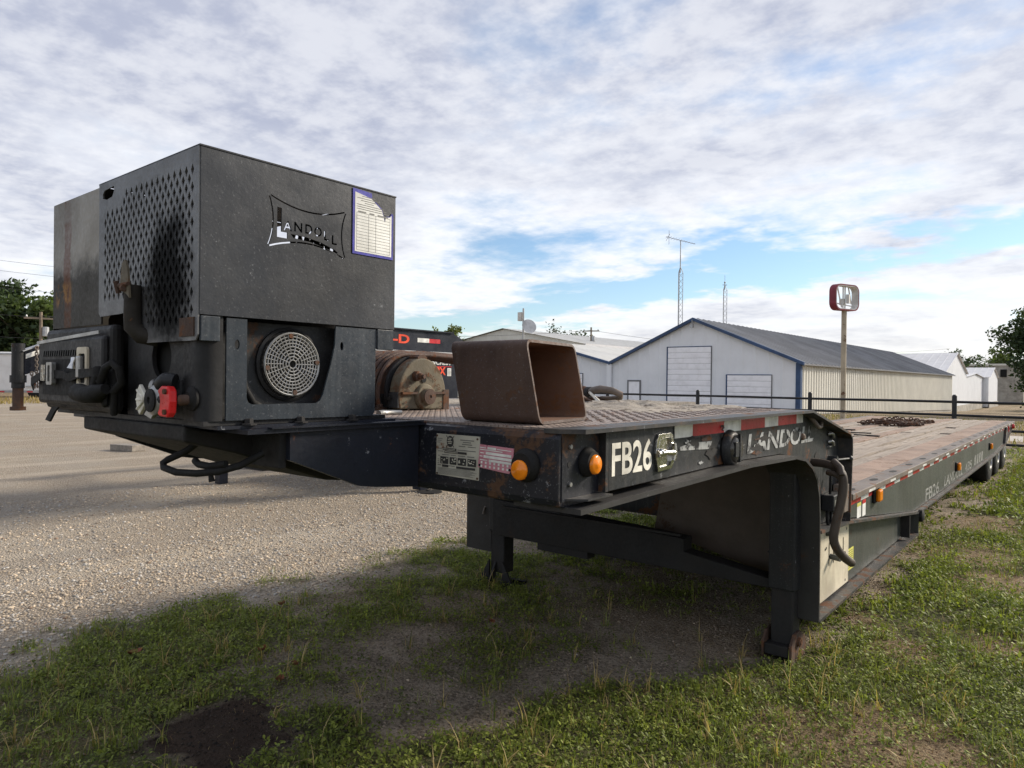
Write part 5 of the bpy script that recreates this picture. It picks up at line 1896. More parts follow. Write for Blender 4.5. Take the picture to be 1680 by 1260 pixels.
def low_bed():
    y0, y1 = 4.56, 16.05
    # side beams
    for fx, n in ((lambda x: x, 1), (mir, -1)):
        s = lambda a, b: sorted((fx(a), fx(b)))
        web = [(4.50, .648), (6.70, .395), (12.9, .425), (14.3, .47), (15.95, .76), (4.50, .76)]
        a, b = s(-1.15, -1.135)
        bm = MB().yz(web, a, b).build('side_beam', 'skirt_grey', T)
        a, b = s(-1.25, XO)
        bp = [(6.70, .390), (12.88, .420), (14.2, .465), (16.0, .765)]
        MB().ribbon(bp, a, b, -.014).build('beam_flange', 'flange_worn', bm)
        a, b = s(-1.22, XO - .003)
        MB().box(a, b, y0, y1, .752, .790).build('rub_rail', 'rail_steel', bm, bevel=.004)
        if n > 0:
            k, y = 0, 4.62
            first = {}
            while y < 15.7:
                L = .30 if k % 2 == 0 else .20
                mt = 'tape_red' if k % 2 == 0 else 'tape_white'
                if mt not in first:
                    o = MB().prism([(-1.1345, y, .704), (-1.1345, y + L, .704), (-1.1345, y + L, .742), (-1.1345, y, .742)], (.0012, 0, 0)).build('reflective_tape', mt, bm)
                    first[mt] = o
                else:
                    copy_part(first[mt], bm, (WLOC[first[mt].name].x, y + L / 2, .723))
                y += L; k += 1
            o = None
            y = 4.95
            while y < 15.6:
                if o is None:
                    o = MB().box(-1.0925, -1.0915, y, y + .17, .757, .772).build('rail_tape', 'tape_white', bm)
                else:
                    copy_part(o, bm, (-1.092, y + .085, .7645))
                y += .62
            o = None
            y = 4.75
            while y < 15.6:
                if o is None:
                    o = MB().add([(-1.155 + .024 * math.cos(t), y + .075 * math.sin(t), .7908) for t in np.linspace(0, 2 * math.pi, 15)[:-1]], [tuple(range(14))]).build('stake_pocket', 'dark_hole', bm)
                else:
                    copy_part(o, bm, (WLOC[o.name].x, y, .7908))
                y += .61
            for y in (5.30, 9.05, 12.28):
                z = {5.30: .695, 9.05: .56, 12.28: .57}[y]
                q = MB().box(-1.134, -1.118, y - .075, y + .065, z - .05, z + .05).build('marker_lamp', 'rubber', bm, bevel=.006)
                MB().box(-1.118, -1.09, y - .05, y + .045, z - .042, z + .042).build('lens', 'amber_lens', q, bevel=.013)
            MB().rect((-1.1338, 0, 0), Y1, Z1, 4.83, 4.93, .60, .695).rect((-1.1338, 0, 0), Y1, Z1, 4.965, 5.05, .595, .70).build('warning_label', 'paper', bm)
            MB().rect((-1.1333, 0, 0), Y1, Z1, 4.83, 4.93, .672, .695).build('label_band', 'yellow_label', bm)
            MB().rect((-1.1333, 0, 0), Y1, Z1, 4.965, 5.05, .675, .70).build('label_band', 'tape_red', bm)
            v2, f2 = text2d('FB26', .72, .115, .02)
            MB().flat(v2, f2, (-1.1338, 7.22, .405), Y1, Z1).build('unit_number', 'faded_letter', bm)
            v2, f2 = text2d('LANDOLL', 1.30, .10, .02, .15)
            MB().flat(v2, f2, (-1.1338, 8.25, .425), Y1, Z1).build('maker_lettering', 'faded_letter', bm)
            v2, f2 = text2d('435', .62, .10, .02, .15)
            MB().flat(v2, f2, (-1.1338, 9.75, .43), Y1, Z1).build('model_number', 'faded_letter', bm)
            for k in range(4):
                MB().flat([(0, 0), (.14, 0), (.18, .12), (.04, .12)], [(0, 1, 2, 3)], (-1.1338, 10.6 + k * .24, .435), Y1, Z1).build('stripe', 'faded_letter', bm)
            MB().rect((-1.1338, 0, 0), Y1, Z1, 14.5, 14.75, .60, .72).build('tail_label', 'tape_white', bm)
            MB().revolve([(.045, 0), (.045, .02), (.03, .04)], (-1.10, 15.55, .715), X1, 12).build('tail_lamp', 'red_lens', bm, smooth=40)
            MB().box(-1.134, -1.122, 15.20, 15.30, .60, .75).build('tail_bracket', 'tape_red', bm)
            MB().prism([(-1.134, 14.3, .47), (-1.10, 14.3, .47), (-1.10, 14.55, .745), (-1.134, 14.55, .745)], (0, .03, 0)).build('tail_rib', 'flange_worn', bm)
    # bed frame below the boards
    MB().box(mir(-1.16), -1.16, y0, 15.9, .66, .74).build('bed_frame', 'black_dull', T)
    MB().box(mir(-1.2), -1.2, 4.53, 4.55, .50, 1.13).build('bulkhead', 'black_side', T)
    # bed: steel strips and boards laid lengthwise, each its own piece
    strips = [(-1.225, -1.46, 'rust_strip'), (-2.06, -2.20, 'rust_strip'), (-2.62, -2.76, 'rust_strip'), (-3.24, mir(-1.225), 'rust_strip')]
    for a, b, mt in strips:
        MB().box(b, a, y0, y1, .745, .788).build('steel_strip', mt, T, bevel=.003)
    rnd = random.Random(4)
    for a, b in ((-1.465, -2.055), (-2.205, -2.615), (-2.765, -3.235)):
        n = int(round((a - b) / .148)); w = (a - b) / n
        for i in range(n):
            xa, xb = a - i * w, a - (i + 1) * w
            cuts = sorted([y0, y1] + [rnd.uniform(6.5, 9.5), rnd.uniform(11, 13.5)])
            for p, q in zip(cuts[:-1], cuts[1:]):
                dz = rnd.uniform(-.016, .003)
                m = MB()
                seg = 10
                V = []
                jx = rnd.uniform(.005, .011)
                for k in range(seg + 1):
                    y = lerp(p + .004, q - .004, k / seg)
                    zz = .786 + dz + .004 * math.sin(k * 1.7 + i) + rnd.uniform(-.002, .002)
                    V += [(xb + jx + rnd.uniform(0, .003), y, .745), (xa - jx, y, .745), (xa - jx - rnd.uniform(0, .003), y, zz + rnd.uniform(-.003, .003)), (xb + jx, y, zz + rnd.uniform(-.003, .003))]
                F = [(0, 1, 2, 3), tuple(4 * seg + t for t in (3, 2, 1, 0))]
                for k in range(seg):
                    for t in range(4):
                        F.append((4 * k + t, 4 * k + 4 + t, 4 * k + 4 + (t + 1) % 4, 4 * k + (t + 1) % 4))
                m.add(V, F).build('plank', 'deck_wood', T)
    # wheels
    for x in (-1.30, mir(-1.30)):
        sg = 1 if x > -2 else -1
        for y in (12.78, 13.86, 14.94):
            r = .40
            zc = r - .01
            w = MB().revolve([(.22, -.13), (r - .05, -.135), (r - .01, -.11), (r, -.06), (r, .06), (r - .01, .11), (r - .05, .135), (.22, .13)], (x, y, zc), X1, 30).build('wheel', 'rubber', T, smooth=35)
            MB().revolve([(.215, 0), (.22, .02), (.19, .03), (.16, -.03), (.09, -.03), (.085, .03), (.02, .04)], (x + sg * .115, y, zc), X1 * sg, 24).build('rim', 'grey_alu', w, smooth=35)
    for y in (12.78, 13.86, 14.94):
        MB().cyl((mir(-1.30), y, .39), (-1.30, y, .39), .06, 10).build('axle', 'black_dull', T)


low_bed()


# ------------------------------------------------------------------ loose things lying on the trailer
def steel_tube():
    # short length of heavy rectangular tube with mitred, leaning ends
    hz = .262
    A, B, C = Vector((-1.285, 1.705, 1.3145)), Vector((-1.600, 1.700, 1.3145)), Vector((-1.352, 2.070, 1.3145))
    ex, ey = B - A, C - A
    lean = Vector((-.058, 0.0, 0))
    # section in the (ey, up) plane
    W = ey.length
    prof_o = rrect(0, 1, 0, hz, .0, 1)
    r = .030
    def sect(inset, rr):
        return [(p[0] / W, p[1]) for p in rrect(inset, W - inset, inset, hz - inset, rr, 5)]
    so, si = sect(0, r), sect(.009, r - .009)
    n = len(so)
    V = []
    for end in (0, 1):
        for sec in (so, si):
            for (s, z) in sec:
                V.append(A + ey * s + ex * end + lean * (z / hz) + Z1 * z)
    F = []
    for i in range(n):
        j = (i + 1) % n
        F.append((i, j, n + j, n + i))
        F.append((2 * n + i, 3 * n + i, 3 * n + j, 2 * n + j))
        F.append((i, 2 * n + i, 2 * n + j, j))
        F.append((n + i, n + j, 3 * n + j, 3 * n + i))
    k0 = len(V)
    V += [V[3 * n + i] - ex * .03 for i in range(n)]
    F.append(tuple(range(k0, k0 + n)))
    o = MB().add(V, F).build('steel_tube', 'rust_tube', None, smooth=35, base=True)
    o.data.materials.append(MATS['tube_inside'])
    for p in o.data.polygons:
        if p.index % 4 == 3 or p.index == len(o.data.polygons) - 1:
            p.material_index = 1
    tag(o, 'rusty brown square steel tube section standing on the front deck', 'steel tube')


steel_tube()


def chain_link_mesh(m, c, d, up, L=.06, w=.036, r=.008):
    c, d, up = Vector(c), Vector(d).normalized(), Vector(up)
    up = (up - d * up.dot(d)).normalized()
    pts = []
    for k in range(14):
        t = 2 * math.pi * k / 13
        x = math.cos(t); y = math.sin(t)
        pts.append(c + d * (x * w / 2 + (L / 2 - w / 2) * (1 if x > 0 else -1)) + up * y * w / 2)
    m.tube(pts, r, 6, False)


def loose_gear():
    rnd = random.Random(8)
    t = empty('chain_heap', (-2.45, 12.9, .79), 'heap of rusty brown chain lying on the plank bed', 'chain')
    for s in range(7):
        a = rnd.uniform(-.25, .25)
        p = Vector((-2.95 + rnd.uniform(0, .3), 12.4 + rnd.uniform(0, 1.6), .80))
        m = MB()
        d = Vector((1, rnd.uniform(-.5, .5), 0)).normalized()
        for k in range(20):
            z = .800 + .055 * math.exp(-((p.x + 2.6) / .28) ** 2) * rnd.random() + .015 * rnd.random()
            chain_link_mesh(m, (p.x, p.y, z), d, Z1 if k % 2 else d.cross(Z1), .075, .05, .011)
            d = (d + Vector((rnd.uniform(-.5, .5), rnd.uniform(-.6, .6), 0))).normalized()
            if d.x < 0 and rnd.random() < .6:
                d.x *= -1
            p = p + d * .045
            p.y = min(max(p.y, 12.2), 14.0); p.x = min(max(p.x, -3.0), -2.12)
        m.build('chain_run', 'rust_dark', t, smooth=60)
    for k, (x, y, a, L) in enumerate(((-2.45, 10.2, .3, .42), (-2.2, 9.8, -.15, .30), (-2.75, 10.8, .2, .35))):
        d = Vector((math.cos(a), math.sin(a), 0))
        o = MB().bar(Vector((x, y, .797)) - d * L / 2, Vector((x, y, .797)) + d * L / 2, .05, .014).build('rubber_strip', 'rubber')
        tag(o, ['black strip of rubber lying on the planks, between its two neighbours', 'black strip of rubber lying nearest the front deck step', 'black strip of rubber lying closest to the chain heap'][k], 'strip', 'rubber strips on the bed')
    # winch hook with its cable thimble
    t = empty('winch_hook', (-2.30, 3.55, 1.33), 'rusty cable hook with iron socket resting on the front deck', 'hook')
    MB().tube([(-2.95, 3.85, 1.385), (-2.75, 3.76, 1.39), (-2.58, 3.72, 1.392)], .018, 8).build('cable', 'rope', t, smooth=60)
    MB().tube([(-2.60, 3.73, 1.392), (-2.55, 3.71, 1.392), (-2.42, 3.66, 1.388), (-2.38, 3.64, 1.386)], [.020, .030, .030, .022], 12).build('socket', 'rust_dark', t, smooth=45)
    MB().tube([(-2.38, 3.64, 1.380), (-2.35, 3.63, 1.380)], .034, 10).build('collar', 'black_dull', t, smooth=45)
    m = MB().tube([(-2.36, 3.63, 1.378), (-2.32, 3.605, 1.392), (-2.25, 3.58, 1.402), (-2.17, 3.575, 1.394), (-2.125, 3.60, 1.372), (-2.15, 3.64, 1.354), (-2.22, 3.665, 1.346), (-2.30, 3.66, 1.348)], [.020, .022, .022, .020, .018, .017, .014, .010], 10)
    m.build('hook', 'rail_steel', t, smooth=50)
    MB().prism([(-2.34, 3.585, 1.378), (-2.33, 3.58, 1.388), (-2.22, 3.52, 1.336), (-2.245, 3.52, 1.334)], (.0, .010, .0)).build('safety_latch', 'cream_letter', t)
    MB().box(-2.95, -2.25, 3.68, 3.80, 1.330, 1.352).build('hook_rest', 'rust_dark', t)


loose_gear()

# ================================================================== OTHER TRAILERS
def flatbed_neighbour():
    x = -6.5
    t = empty('gooseneck_trailer', (x - 1.0, 6.5, 0), 'black gooseneck flatbed with orange red lettering parked behind the winch', 'trailer')
    w = 2.0
    nk = MB()
    side = [(3.4, 1.62), (3.4, 1.90), (4.1, 2.05), (6.73, 2.045), (6.95, 1.95), (7.25, 1.62), (7.25, 1.30), (6.80, 1.30), (6.80, 1.775), (5.0, 1.81), (4.2, 1.80)]
    nk.yz(side, x - .16, x)
    n1 = nk.build('neck_beam', 'trailer_black', t)
    MB().yz(side, x - w, x - w + .16).build('neck_beam', 'trailer_black', t)
    MB().box(x - .02, x + .03, 4.1, 6.70, 2.046, 2.062).build('neck_cap', 'trailer_black', n1)
    MB().box(x - w, x + .02, 4.1, 6.8, 1.777, 1.795).build('neck_deck', 'galv', t)
    pn = MB().yz([(6.08, 1.775), (6.80, 1.775), (6.80, .95), (6.22, .95), (6.22, 1.66), (5.98, 1.775)], x - .03, x + .012).build('front_panel', 'trailer_black', t)
    MB().box(x - w, x, 6.84, 14.0, .78, .98).build('bed_frame', 'trailer_black', t)
    MB().box(x - w, x + .05, 6.84, 14.0, .98, 1.03).build('bed', 'wood_old', t)
    for y in (9.9, 10.9):
        wl = MB().revolve([(.2, -.11), (.36, -.11), (.38, -.06), (.38, .06), (.36, .11), (.2, .11)], (x - .2, y, .37), X1, 22).build('wheel', 'rubber', t, smooth=35)
        MB().revolve([(.2, 0), (.15, -.03), (.02, .02)], (x - .08, y, .37), X1, 18).build('rim', 'grey_alu', wl, smooth=35)
    MB().box(x - 1.95, x - 1.80, 6.3, 6.45, .02, 1.3).build('landing_jack', 'trailer_black', t)
    MB().box(x - .30, x - .15, 6.3, 6.45, .02, 1.3).build('landing_jack', 'trailer_black', t)
    MB().cyl((x - 1.0, 3.45, .95), (x - 1.0, 3.45, 1.95), .07, 12).build('coupler', 'trailer_black', t, smooth=40)
    MB().box(x - w, x, 3.35, 3.52, 1.65, 1.88).build('neck_crossbar', 'trailer_black', t)
    xo = x + .0025
    v2, f2 = text2d('E-D', .385, .108, .03)
    MB().flat(v2, f2, (xo, 5.56, 1.88), Y1, Z1).build('model_lettering', 'orange_red_letter', n1)
    MB().rect((xo, 0, 0), Y1, Z1, 6.08, 6.28, 1.905, 1.958).build('reflective_tape', 'tape_white', n1)
    MB().rect((xo, 0, 0), Y1, Z1, 6.28, 6.475, 1.903, 1.956).build('reflective_tape', 'tape_red', n1)
    xo = x + .0145
    v2, f2 = text2d('VANCREST', .50, .075, .02, .25)
    MB().flat(v2, f2, (xo, 6.19, 1.63), Y1, Z1).build('dealer_lettering', 'tape_white', pn)
    MB().rect((xo, 0, 0), Y1, Z1, 6.24, 6.68, 1.606, 1.614).build('dealer_underline', 'tape_red', pn)
    v2, f2 = text2d('T8X', .27, .105, .035)
    MB().flat(v2, f2, (xo, 6.30, 1.50), Y1, Z1).build('model_lettering', 'orange_red_letter', pn)
    MB().rect((xo, 0, 0), Y1, Z1, 6.60, 6.67, 1.49, 1.59).build('serial_sticker', 'tape_white', pn)
    for k in range(5):
        MB().rect((xo + .001, 0, 0), Y1, Z1, 6.61, 6.66, 1.50 + k * .017, 1.507 + k * .017).build('sticker_print', 'ink_grey', pn)


flatbed_neighbour()


def coupler_trailer():
    x = -9.0
    t = empty('pipe_trailer', (x - .6, 3.2, 0), 'black gooseneck trailer whose coupler tube hangs past the engine housing', 'trailer')
    y = 2.555
    MB().cyl((x, y, 1.30), (x, y, 1.785), .062, 16).cyl((x, y, 1.36), (x, y, 1.44), .078, 16).build('coupler_tube', 'black_paint', t, smooth=40)
    MB().cyl((x, y, 1.09), (x, y, 1.36), .052, 16).cyl((x, y, 1.06), (x, y, 1.10), .075, 14).build('coupler_socket', 'rust_dark', t, smooth=40)
    nk = MB().yz([(2.60, 1.445), (2.60, 1.70), (3.15, 1.94), (4.6, 1.94), (4.6, 1.66), (3.2, 1.66)], x - .06, x + .05).build('neck', 'trailer_black', t)
    MB().ribbon([(2.58, 1.695), (3.15, 1.942)], x - .09, x + .08, .012).build('neck_flange', 'galv', nk)
    sl = (1.94 - 1.70) / .55

    def seg(y0, y1, z, h):
        return [(x + .052, y0, z + (y0 - 2.6) * sl), (x + .052, y1, z + (y1 - 2.6) * sl), (x + .052, y1, z + h + (y1 - 2.6) * sl), (x + .052, y0, z + h + (y0 - 2.6) * sl)]
    MB().prism(seg(2.61, 2.74, 1.615, .05), (.001, 0, 0)).build('reflective_tape', 'tape_white', nk)
    MB().prism(seg(2.74, 2.90, 1.61, .075), (.001, 0, 0)).build('reflective_tape', 'tape_red', nk)
    for xr in (x - .06, x - 1.6):  # unseen open frame, shaped without a bed so sunlight reaches the gravel
        MB().box(xr - .06, xr + .06, 4.7, 11.5, .78, .98).build('frame_rail', 'black_dull', t)
    for yy in (5.2, 7.2, 9.2, 11.3):
        MB().box(x - 1.54, x - .12, yy, yy + .1, .84, .94).build('crossmember', 'black_dull', t)
    MB().box(x - .10, x + .05, 4.5, 4.7, .8, 1.94).build('riser', 'trailer_black', t)
    for yy in (8.6, 9.5):
        MB().revolve([(.1, -.1), (.36, -.1), (.38, -.06), (.38, .06), (.36, .1), (.1, .1)], (x - .2, yy, .37), X1, 20).build('wheel', 'rubber', t, smooth=35)
    MB().box(x - .2, x - .08, 4.9, 5.02, .0, 1.0).build('landing_jack', 'trailer_black', t)
    m = MB()
    pts = [Vector((x + .09, 2.70, 1.74 - .032 * k)) for k in range(13)] + [Vector((x + .09, 2.70 + .011 * k, 1.34 - .006 * abs(k - 3))) for k in range(1, 3)]
    for k, p in enumerate(pts):
        chain_link_mesh(m, p, Z1, X1 if k % 2 else Y1, .042, .026, .006)
    for k in range(6):
        chain_link_mesh(m, (x + .09, 2.79 + .004 * k, 1.50 - .03 * k), Z1, X1 if k % 2 else Y1, .042, .026, .006)
        chain_link_mesh(m, (x + .09, 2.655 + .006 * k, 1.46 - .028 * k), Z1, X1 if k % 2 else Y1, .042, .026, .006)
    m.build('safety_chain', 'rail_steel', t, smooth=60)


coupler_trailer()


def cargo_trailer():
    t = empty('cargo_trailer', (-52, 14, 0), 'long white enclosed cargo trailer parked at the edge of the yard', 'trailer')
    # stands along the yard edge
    p0, p1 = Vector((-56.5, 8.0, 0)), Vector((-50.6, 16.9, 0))
    d = (p1 - p0).normalized(); s = Vector((-d.y, d.x, 0))
    m = MB().obox((p0 + p1) / 2 + s * 1.1 + Z1 * 1.62, d * (p1 - p0).length / 2, s * 1.1, Z1 * 1.22)
    m.build('body', 'white_body', t, bevel=.08)
    MB().obox((p0 + p1) / 2 - s * .02 + Z1 * 2.72, d * ((p1 - p0).length / 2 - .1), s * .03, Z1 * .05).build('roof_rail', 'galv', t)
    fl = MB().obox((p0 + p1) / 2 - s * .01 + Z1 * .36, d * ((p1 - p0).length / 2 - .1), s * .03, Z1 * .06).build('floor_rail', 'galv', t)
    o = None
    for k in range(14):
        p = p0.lerp(p1, (k + .5) / 14) - s * .045 + Z1 * .36
        m = MB().obox(p, d * .16, s * .004, Z1 * .04)
        m.build('reflective_tape', 'tape_red' if k % 2 else 'tape_white', fl)
    for q in (.84, .94):
        p = p0.lerp(p1, q) + Z1 * .34
        MB().revolve([(.1, 0), (.34, 0), (.36, .05), (.36, .2), (.1, .22)], p + s * .02, s, 20).build('wheel', 'rubber', t, smooth=35)
        MB().obox(p - s * .02 + Z1 * .36, d * .42, s * .05, Z1 * .04).build('fender', 'galv', t)


cargo_trailer()


def yard_bits():
    # long-neglected bits on the gravel
    o = MB().obox((-14.4, 5.9, .06), Vector((.30, .08, 0)), Vector((-.04, .14, 0)), Z1 * .06).build('timber_block', 'wood_old', None, bevel=.01, base=True)
    tag(o, 'weathered timber block lying on the gravel yard', 'timber')
    t = empty('post_stub', (-10.2, 6.25, 0), 'short steel post stub with flat base plate on the gravel', 'post')
    MB().box(-10.28, -10.12, 6.17, 6.33, .01, .34).build('post', 'galv', t)
    MB().box(-10.5, -9.9, 6.05, 6.45, 0, .02).build('base_plate', 'black_dull', t)
    t = empty('drain_cap', (-6.6, 6.2, 0), 'small dark iron cap set flat in the gravel', 'drain cap')
    MB().revolve([(.17, -.02), (.17, .012), (.13, .018), (.04, .020), (.03, .03), (.01, .032)], (-6.55, 6.35, 0), Z1, 16).build('lid', 'black_dull', t, smooth=40)
    rnd = random.Random(3)
    lab = ['curled brown leaf on the gravel edge, the largest one', 'dry brown leaf caught in the grass below the gravel', 'small rust coloured leaf on bare ground', 'dry leaf lying nearest the dark stain', 'pale brown leaf out on the open gravel', 'dry leaf near the far landing foot']
    for k, (x, y, L) in enumerate(((-3.84, 1.62, .075), (-3.35, 2.05, .05), (-3.05, 2.05, .045), (-2.95, 1.90, .05), (-3.95, 2.55, .045), (-2.75, 3.2, .05))):
        a = rnd.uniform(0, 6.3)
        d = Vector((math.cos(a), math.sin(a), 0)); s = Vector((-d.y, d.x, 0))
        c = Vector((x, y, float(ground_z(x, y)) + .012))
        V, F = [], []
        for i in range(7):
            t_ = i / 6
            w = L * .42 * math.sin(math.pi * min(1, t_ * .92 + .06)) ** .8
            for q in (-1, 0, 1):
                V.append(c + d * (t_ - .5) * L + s * w * q + Z1 * (.014 * abs(q) + .012 * (t_ - .5) ** 2 * 4 + rnd.uniform(0, .003)))
        for i in range(6):
            for q in range(2):
                F.append((i * 3 + q, i * 3 + q + 1, i * 3 + q + 4, i * 3 + q + 3))
        o = MB().add(V, F).build('dry_leaf', 'leaf_brown', None, smooth=60)
        tag(o, lab[k], 'leaf', 'dry leaves on the ground')


yard_bits()


# ================================================================== GRAVEL STONES (too many to count)
def gravel_stones():
    nr = np.random.default_rng(31)
    base = []
    t = (1 + 5 ** .5) / 2
    ico = np.array([(-1, t, 0), (1, t, 0), (-1, -t, 0), (1, -t, 0), (0, -1, t), (0, 1, t), (0, -1, -t), (0, 1, -t), (t, 0, -1), (t, 0, 1), (-t, 0, -1), (-t, 0, 1)]) / 1.9
    fi = np.array([(0, 11, 5), (0, 5, 1), (0, 1, 7), (0, 7, 10), (0, 10, 11), (1, 5, 9), (5, 11, 4), (11, 10, 2), (10, 7, 6), (7, 1, 8), (3, 9, 4), (3, 4, 2), (3, 2, 6), (3, 6, 8), (3, 8, 9), (4, 9, 5), (2, 4, 11), (6, 2, 10), (8, 6, 7), (9, 8, 1)])
    P, S = [], []
    for n, x0, x1, y0, y1, s0, s1 in ((21000, -6.2, -3.7, -.6, 6.5, .0045, .015), (9000, -9.5, -6.2, -.6, 8.0, .007, .016), (4000, -4.4, -1.0, .3, 6.5, .004, .011)):
        x = nr.uniform(x0, x1, n); y = nr.uniform(y0, y1, n)
        g, gs, dr, st = cover(x, y)
        pr = (g if x1 < -3 else np.maximum(g, .16 * (1 - gs))) * (1 - st)
        k = nr.random(n) < pr
        P.append(np.stack([x[k], y[k]], 1)); S.append(s0 + (s1 - s0) * nr.random(k.sum()) ** 2.2)
    P = np.concatenate(P); S = np.concatenate(S)
    n = len(P)
    a = nr.uniform(0, 6.283, n)
    sc = np.stack([nr.uniform(.7, 1.3, n), nr.uniform(.6, 1.1, n), nr.uniform(.4, .75, n)], 1) * S[:, None]
    loc = ico[None] * (1 + nr.uniform(-.28, .28, (n, 12, 1)))
    loc = loc * sc[:, None, :]
    ca, sa = np.cos(a)[:, None], np.sin(a)[:, None]
    X = loc[..., 0] * ca - loc[..., 1] * sa + P[:, 0:1]
    Y = loc[..., 0] * sa + loc[..., 1] * ca + P[:, 1:2]
    Z = loc[..., 2] + (ground_z(P[:, 0], P[:, 1]) + S * .22)[:, None]
    V = np.stack([X, Y, Z], -1).reshape(-1, 3)
    F = (fi[None] + (np.arange(n) * 12)[:, None, None]).reshape(-1, 3)
    b = nr.uniform(.55, 1.25, n)
    tint = np.array([.64, .54, .415])[None] * b[:, None]
    grey = nr.random(n) < .35
    tint[grey] = np.array([.54, .52, .485]) * b[grey][:, None]
    rd = nr.random(n) < .03
    tint[rd] = np.array([.36, .26, .19]) * b[rd][:, None]
    o = fast_mesh('gravel', V, F, 'stone', None, np.repeat(tint, 12, 0))
    tag(o, 'loose crushed stones scattered over the yard', 'gravel', kind='stuff')


gravel_stones()



def soil_crumbs():
    nr = np.random.default_rng(41)
    n = 72000
    x = nr.uniform(-4.3, 1.2, n); y = nr.uniform(.4, 6.0, n)
    g, gs, dr, st = cover(x, y)
    k = (nr.random(n) < (1 - g) * (1 - .65 * gs)) & (np.hypot(x, y) > 1.2)
    x, y, st, dr = x[k], y[k], st[k], dr[k]
    n = len(x)
    S = .0022 + .0065 * nr.random(n) ** 2.5
    oc = np.array([(1, 0, 0), (-1, 0, 0), (0, 1, 0), (0, -1, 0), (0, 0, 1), (0, 0, -1)], float)
    fi = np.array([(0, 2, 4), (2, 1, 4), (1, 3, 4), (3, 0, 4), (2, 0, 5), (1, 2, 5), (3, 1, 5), (0, 3, 5)])
    loc = oc[None] * nr.uniform(.6, 1.3, (n, 6, 1)) + nr.uniform(-.25, .25, (n, 6, 3))
    loc = loc * S[:, None, None] * np.array([1, 1, .7])
    V = loc + np.stack([x, y, ground_z(x, y) + S * .25], 1)[:, None, :]
    F = (fi[None] + (np.arange(n) * 6)[:, None, None]).reshape(-1, 3)
    t = np.array([.42, .345, .265])[None] * nr.uniform(.3, 1.25, (n, 1))
    t = np.where(dr[:, None] > .4, np.array([.24, .14, .08])[None] * nr.uniform(.4, 1.3, (n, 1)), t)
    t = np.where(st[:, None] > .3, np.array([.05, .035, .025])[None] * nr.uniform(.2, 1.6, (n, 1)), t)
    o = fast_mesh('soil_crumbs', V.reshape(-1, 3), F, 'stone', None, np.repeat(t, 6, 0))
    tag(o, 'crumbs of dry soil lying between the weeds', 'soil', kind='stuff')


soil_crumbs()

# ================================================================== GROUND COVER
def frame_dist(x, y):
    return np.hypot(x, y)


def sample(nr, n, x0, x1, y0, y1, dens):
    x = nr.uniform(x0, x1, n); y = nr.uniform(y0, y1, n)
    k = nr.random(n) < dens(x, y)
    return x[k], y[k]


def blades(nr, x, y, L, w, lean, tint, lite=False):
    """bent tapering grass blades: 7 vertices and 5 triangles, or 5 and 3 for the lite kind"""
    n = len(x)
    a = nr.uniform(0, 2 * np.pi, n)
    d = np.stack([np.cos(a), np.sin(a), np.zeros(n)], 1); s = np.stack([-np.sin(a), np.cos(a), np.zeros(n)], 1)
    z0 = ground_z(x, y) - .004
    base = np.stack([x, y, z0], 1)
    up = np.array([0, 0, 1.0])
    cur = base; th = lean * .35
    pts = [base]
    for k in range(3):
        st = L / 3
        cur = cur + d * (np.sin(th) * st)[:, None] + up[None] * (np.cos(th) * st)[:, None]
        pts.append(cur); th = th + lean * .75
    if lite:
        V = np.stack([pts[0] - s * (w / 2)[:, None], pts[0] + s * (w / 2)[:, None], pts[2] - s * (w * .35)[:, None], pts[2] + s * (w * .35)[:, None], pts[3]], 1).reshape(-1, 3)
        q = np.array([(0, 1, 3), (0, 3, 2), (2, 3, 4)])
        return V, (q[None] + (np.arange(n) * 5)[:, None, None]).reshape(-1, 3), np.repeat(tint, 5, 0)
    V = []
    for k, f in enumerate((1.0, .85, .55)):
        V += [pts[k] - s * (w * f / 2)[:, None], pts[k] + s * (w * f / 2)[:, None]]
    V.append(pts[3])
    V = np.stack(V, 1).reshape(-1, 3)
    q = np.array([(0, 1, 3), (0, 3, 2), (2, 3, 5), (2, 5, 4), (4, 5, 6)])
    F = (q[None] + (np.arange(n) * 7)[:, None, None]).reshape(-1, 3)
    return V, F, np.repeat(tint, 7, 0)


def leaves(nr, x, y, z, L, tint, el=(.15, .55), lite=False):
    """small blunt leaves: 6 vertices, 4 triangles, folded on the midrib"""
    n = len(x)
    a = nr.uniform(0, 2 * np.pi, n); e = nr.normal(el[0], el[1], n)
    d = np.stack([np.cos(a) * np.cos(e), np.sin(a) * np.cos(e), np.sin(e)], 1)
    s = np.stack([-np.sin(a), np.cos(a), nr.normal(0, .25, n)], 1)
    nn = np.cross(d, s)
    b = np.stack([x, y, z], 1)
    w = L * nr.uniform(.22, .34, n)
    p1 = b + d * (L * .55)[:, None]; tp = b + d * L[:, None]
    l1 = p1 + s * w[:, None] + nn * (w * .35)[:, None]; r1 = p1 - s * w[:, None] + nn * (w * .35)[:, None]
    if lite:
        V = np.stack([b, l1, tp, r1], 1).reshape(-1, 3)
        q = np.array([(0, 2, 1), (0, 3, 2)])
        return V, (q[None] + (np.arange(n) * 4)[:, None, None]).reshape(-1, 3), np.repeat(tint, 4, 0)
    l2 = b + d * (L * .9)[:, None] + s * (w * .6)[:, None] + nn * (w * .2)[:, None]
    r2 = b + d * (L * .9)[:, None] - s * (w * .6)[:, None] + nn * (w * .2)[:, None]
    V = np.stack([b, l1, l2, tp, r2, r1], 1).reshape(-1, 3)
    q = np.array([(0, 3, 1), (1, 3, 2), (0, 5, 3), (5, 4, 3)])
    F = (q[None] + (np.arange(n) * 6)[:, None, None]).reshape(-1, 3)
    return V, F, np.repeat(tint, 6, 0)


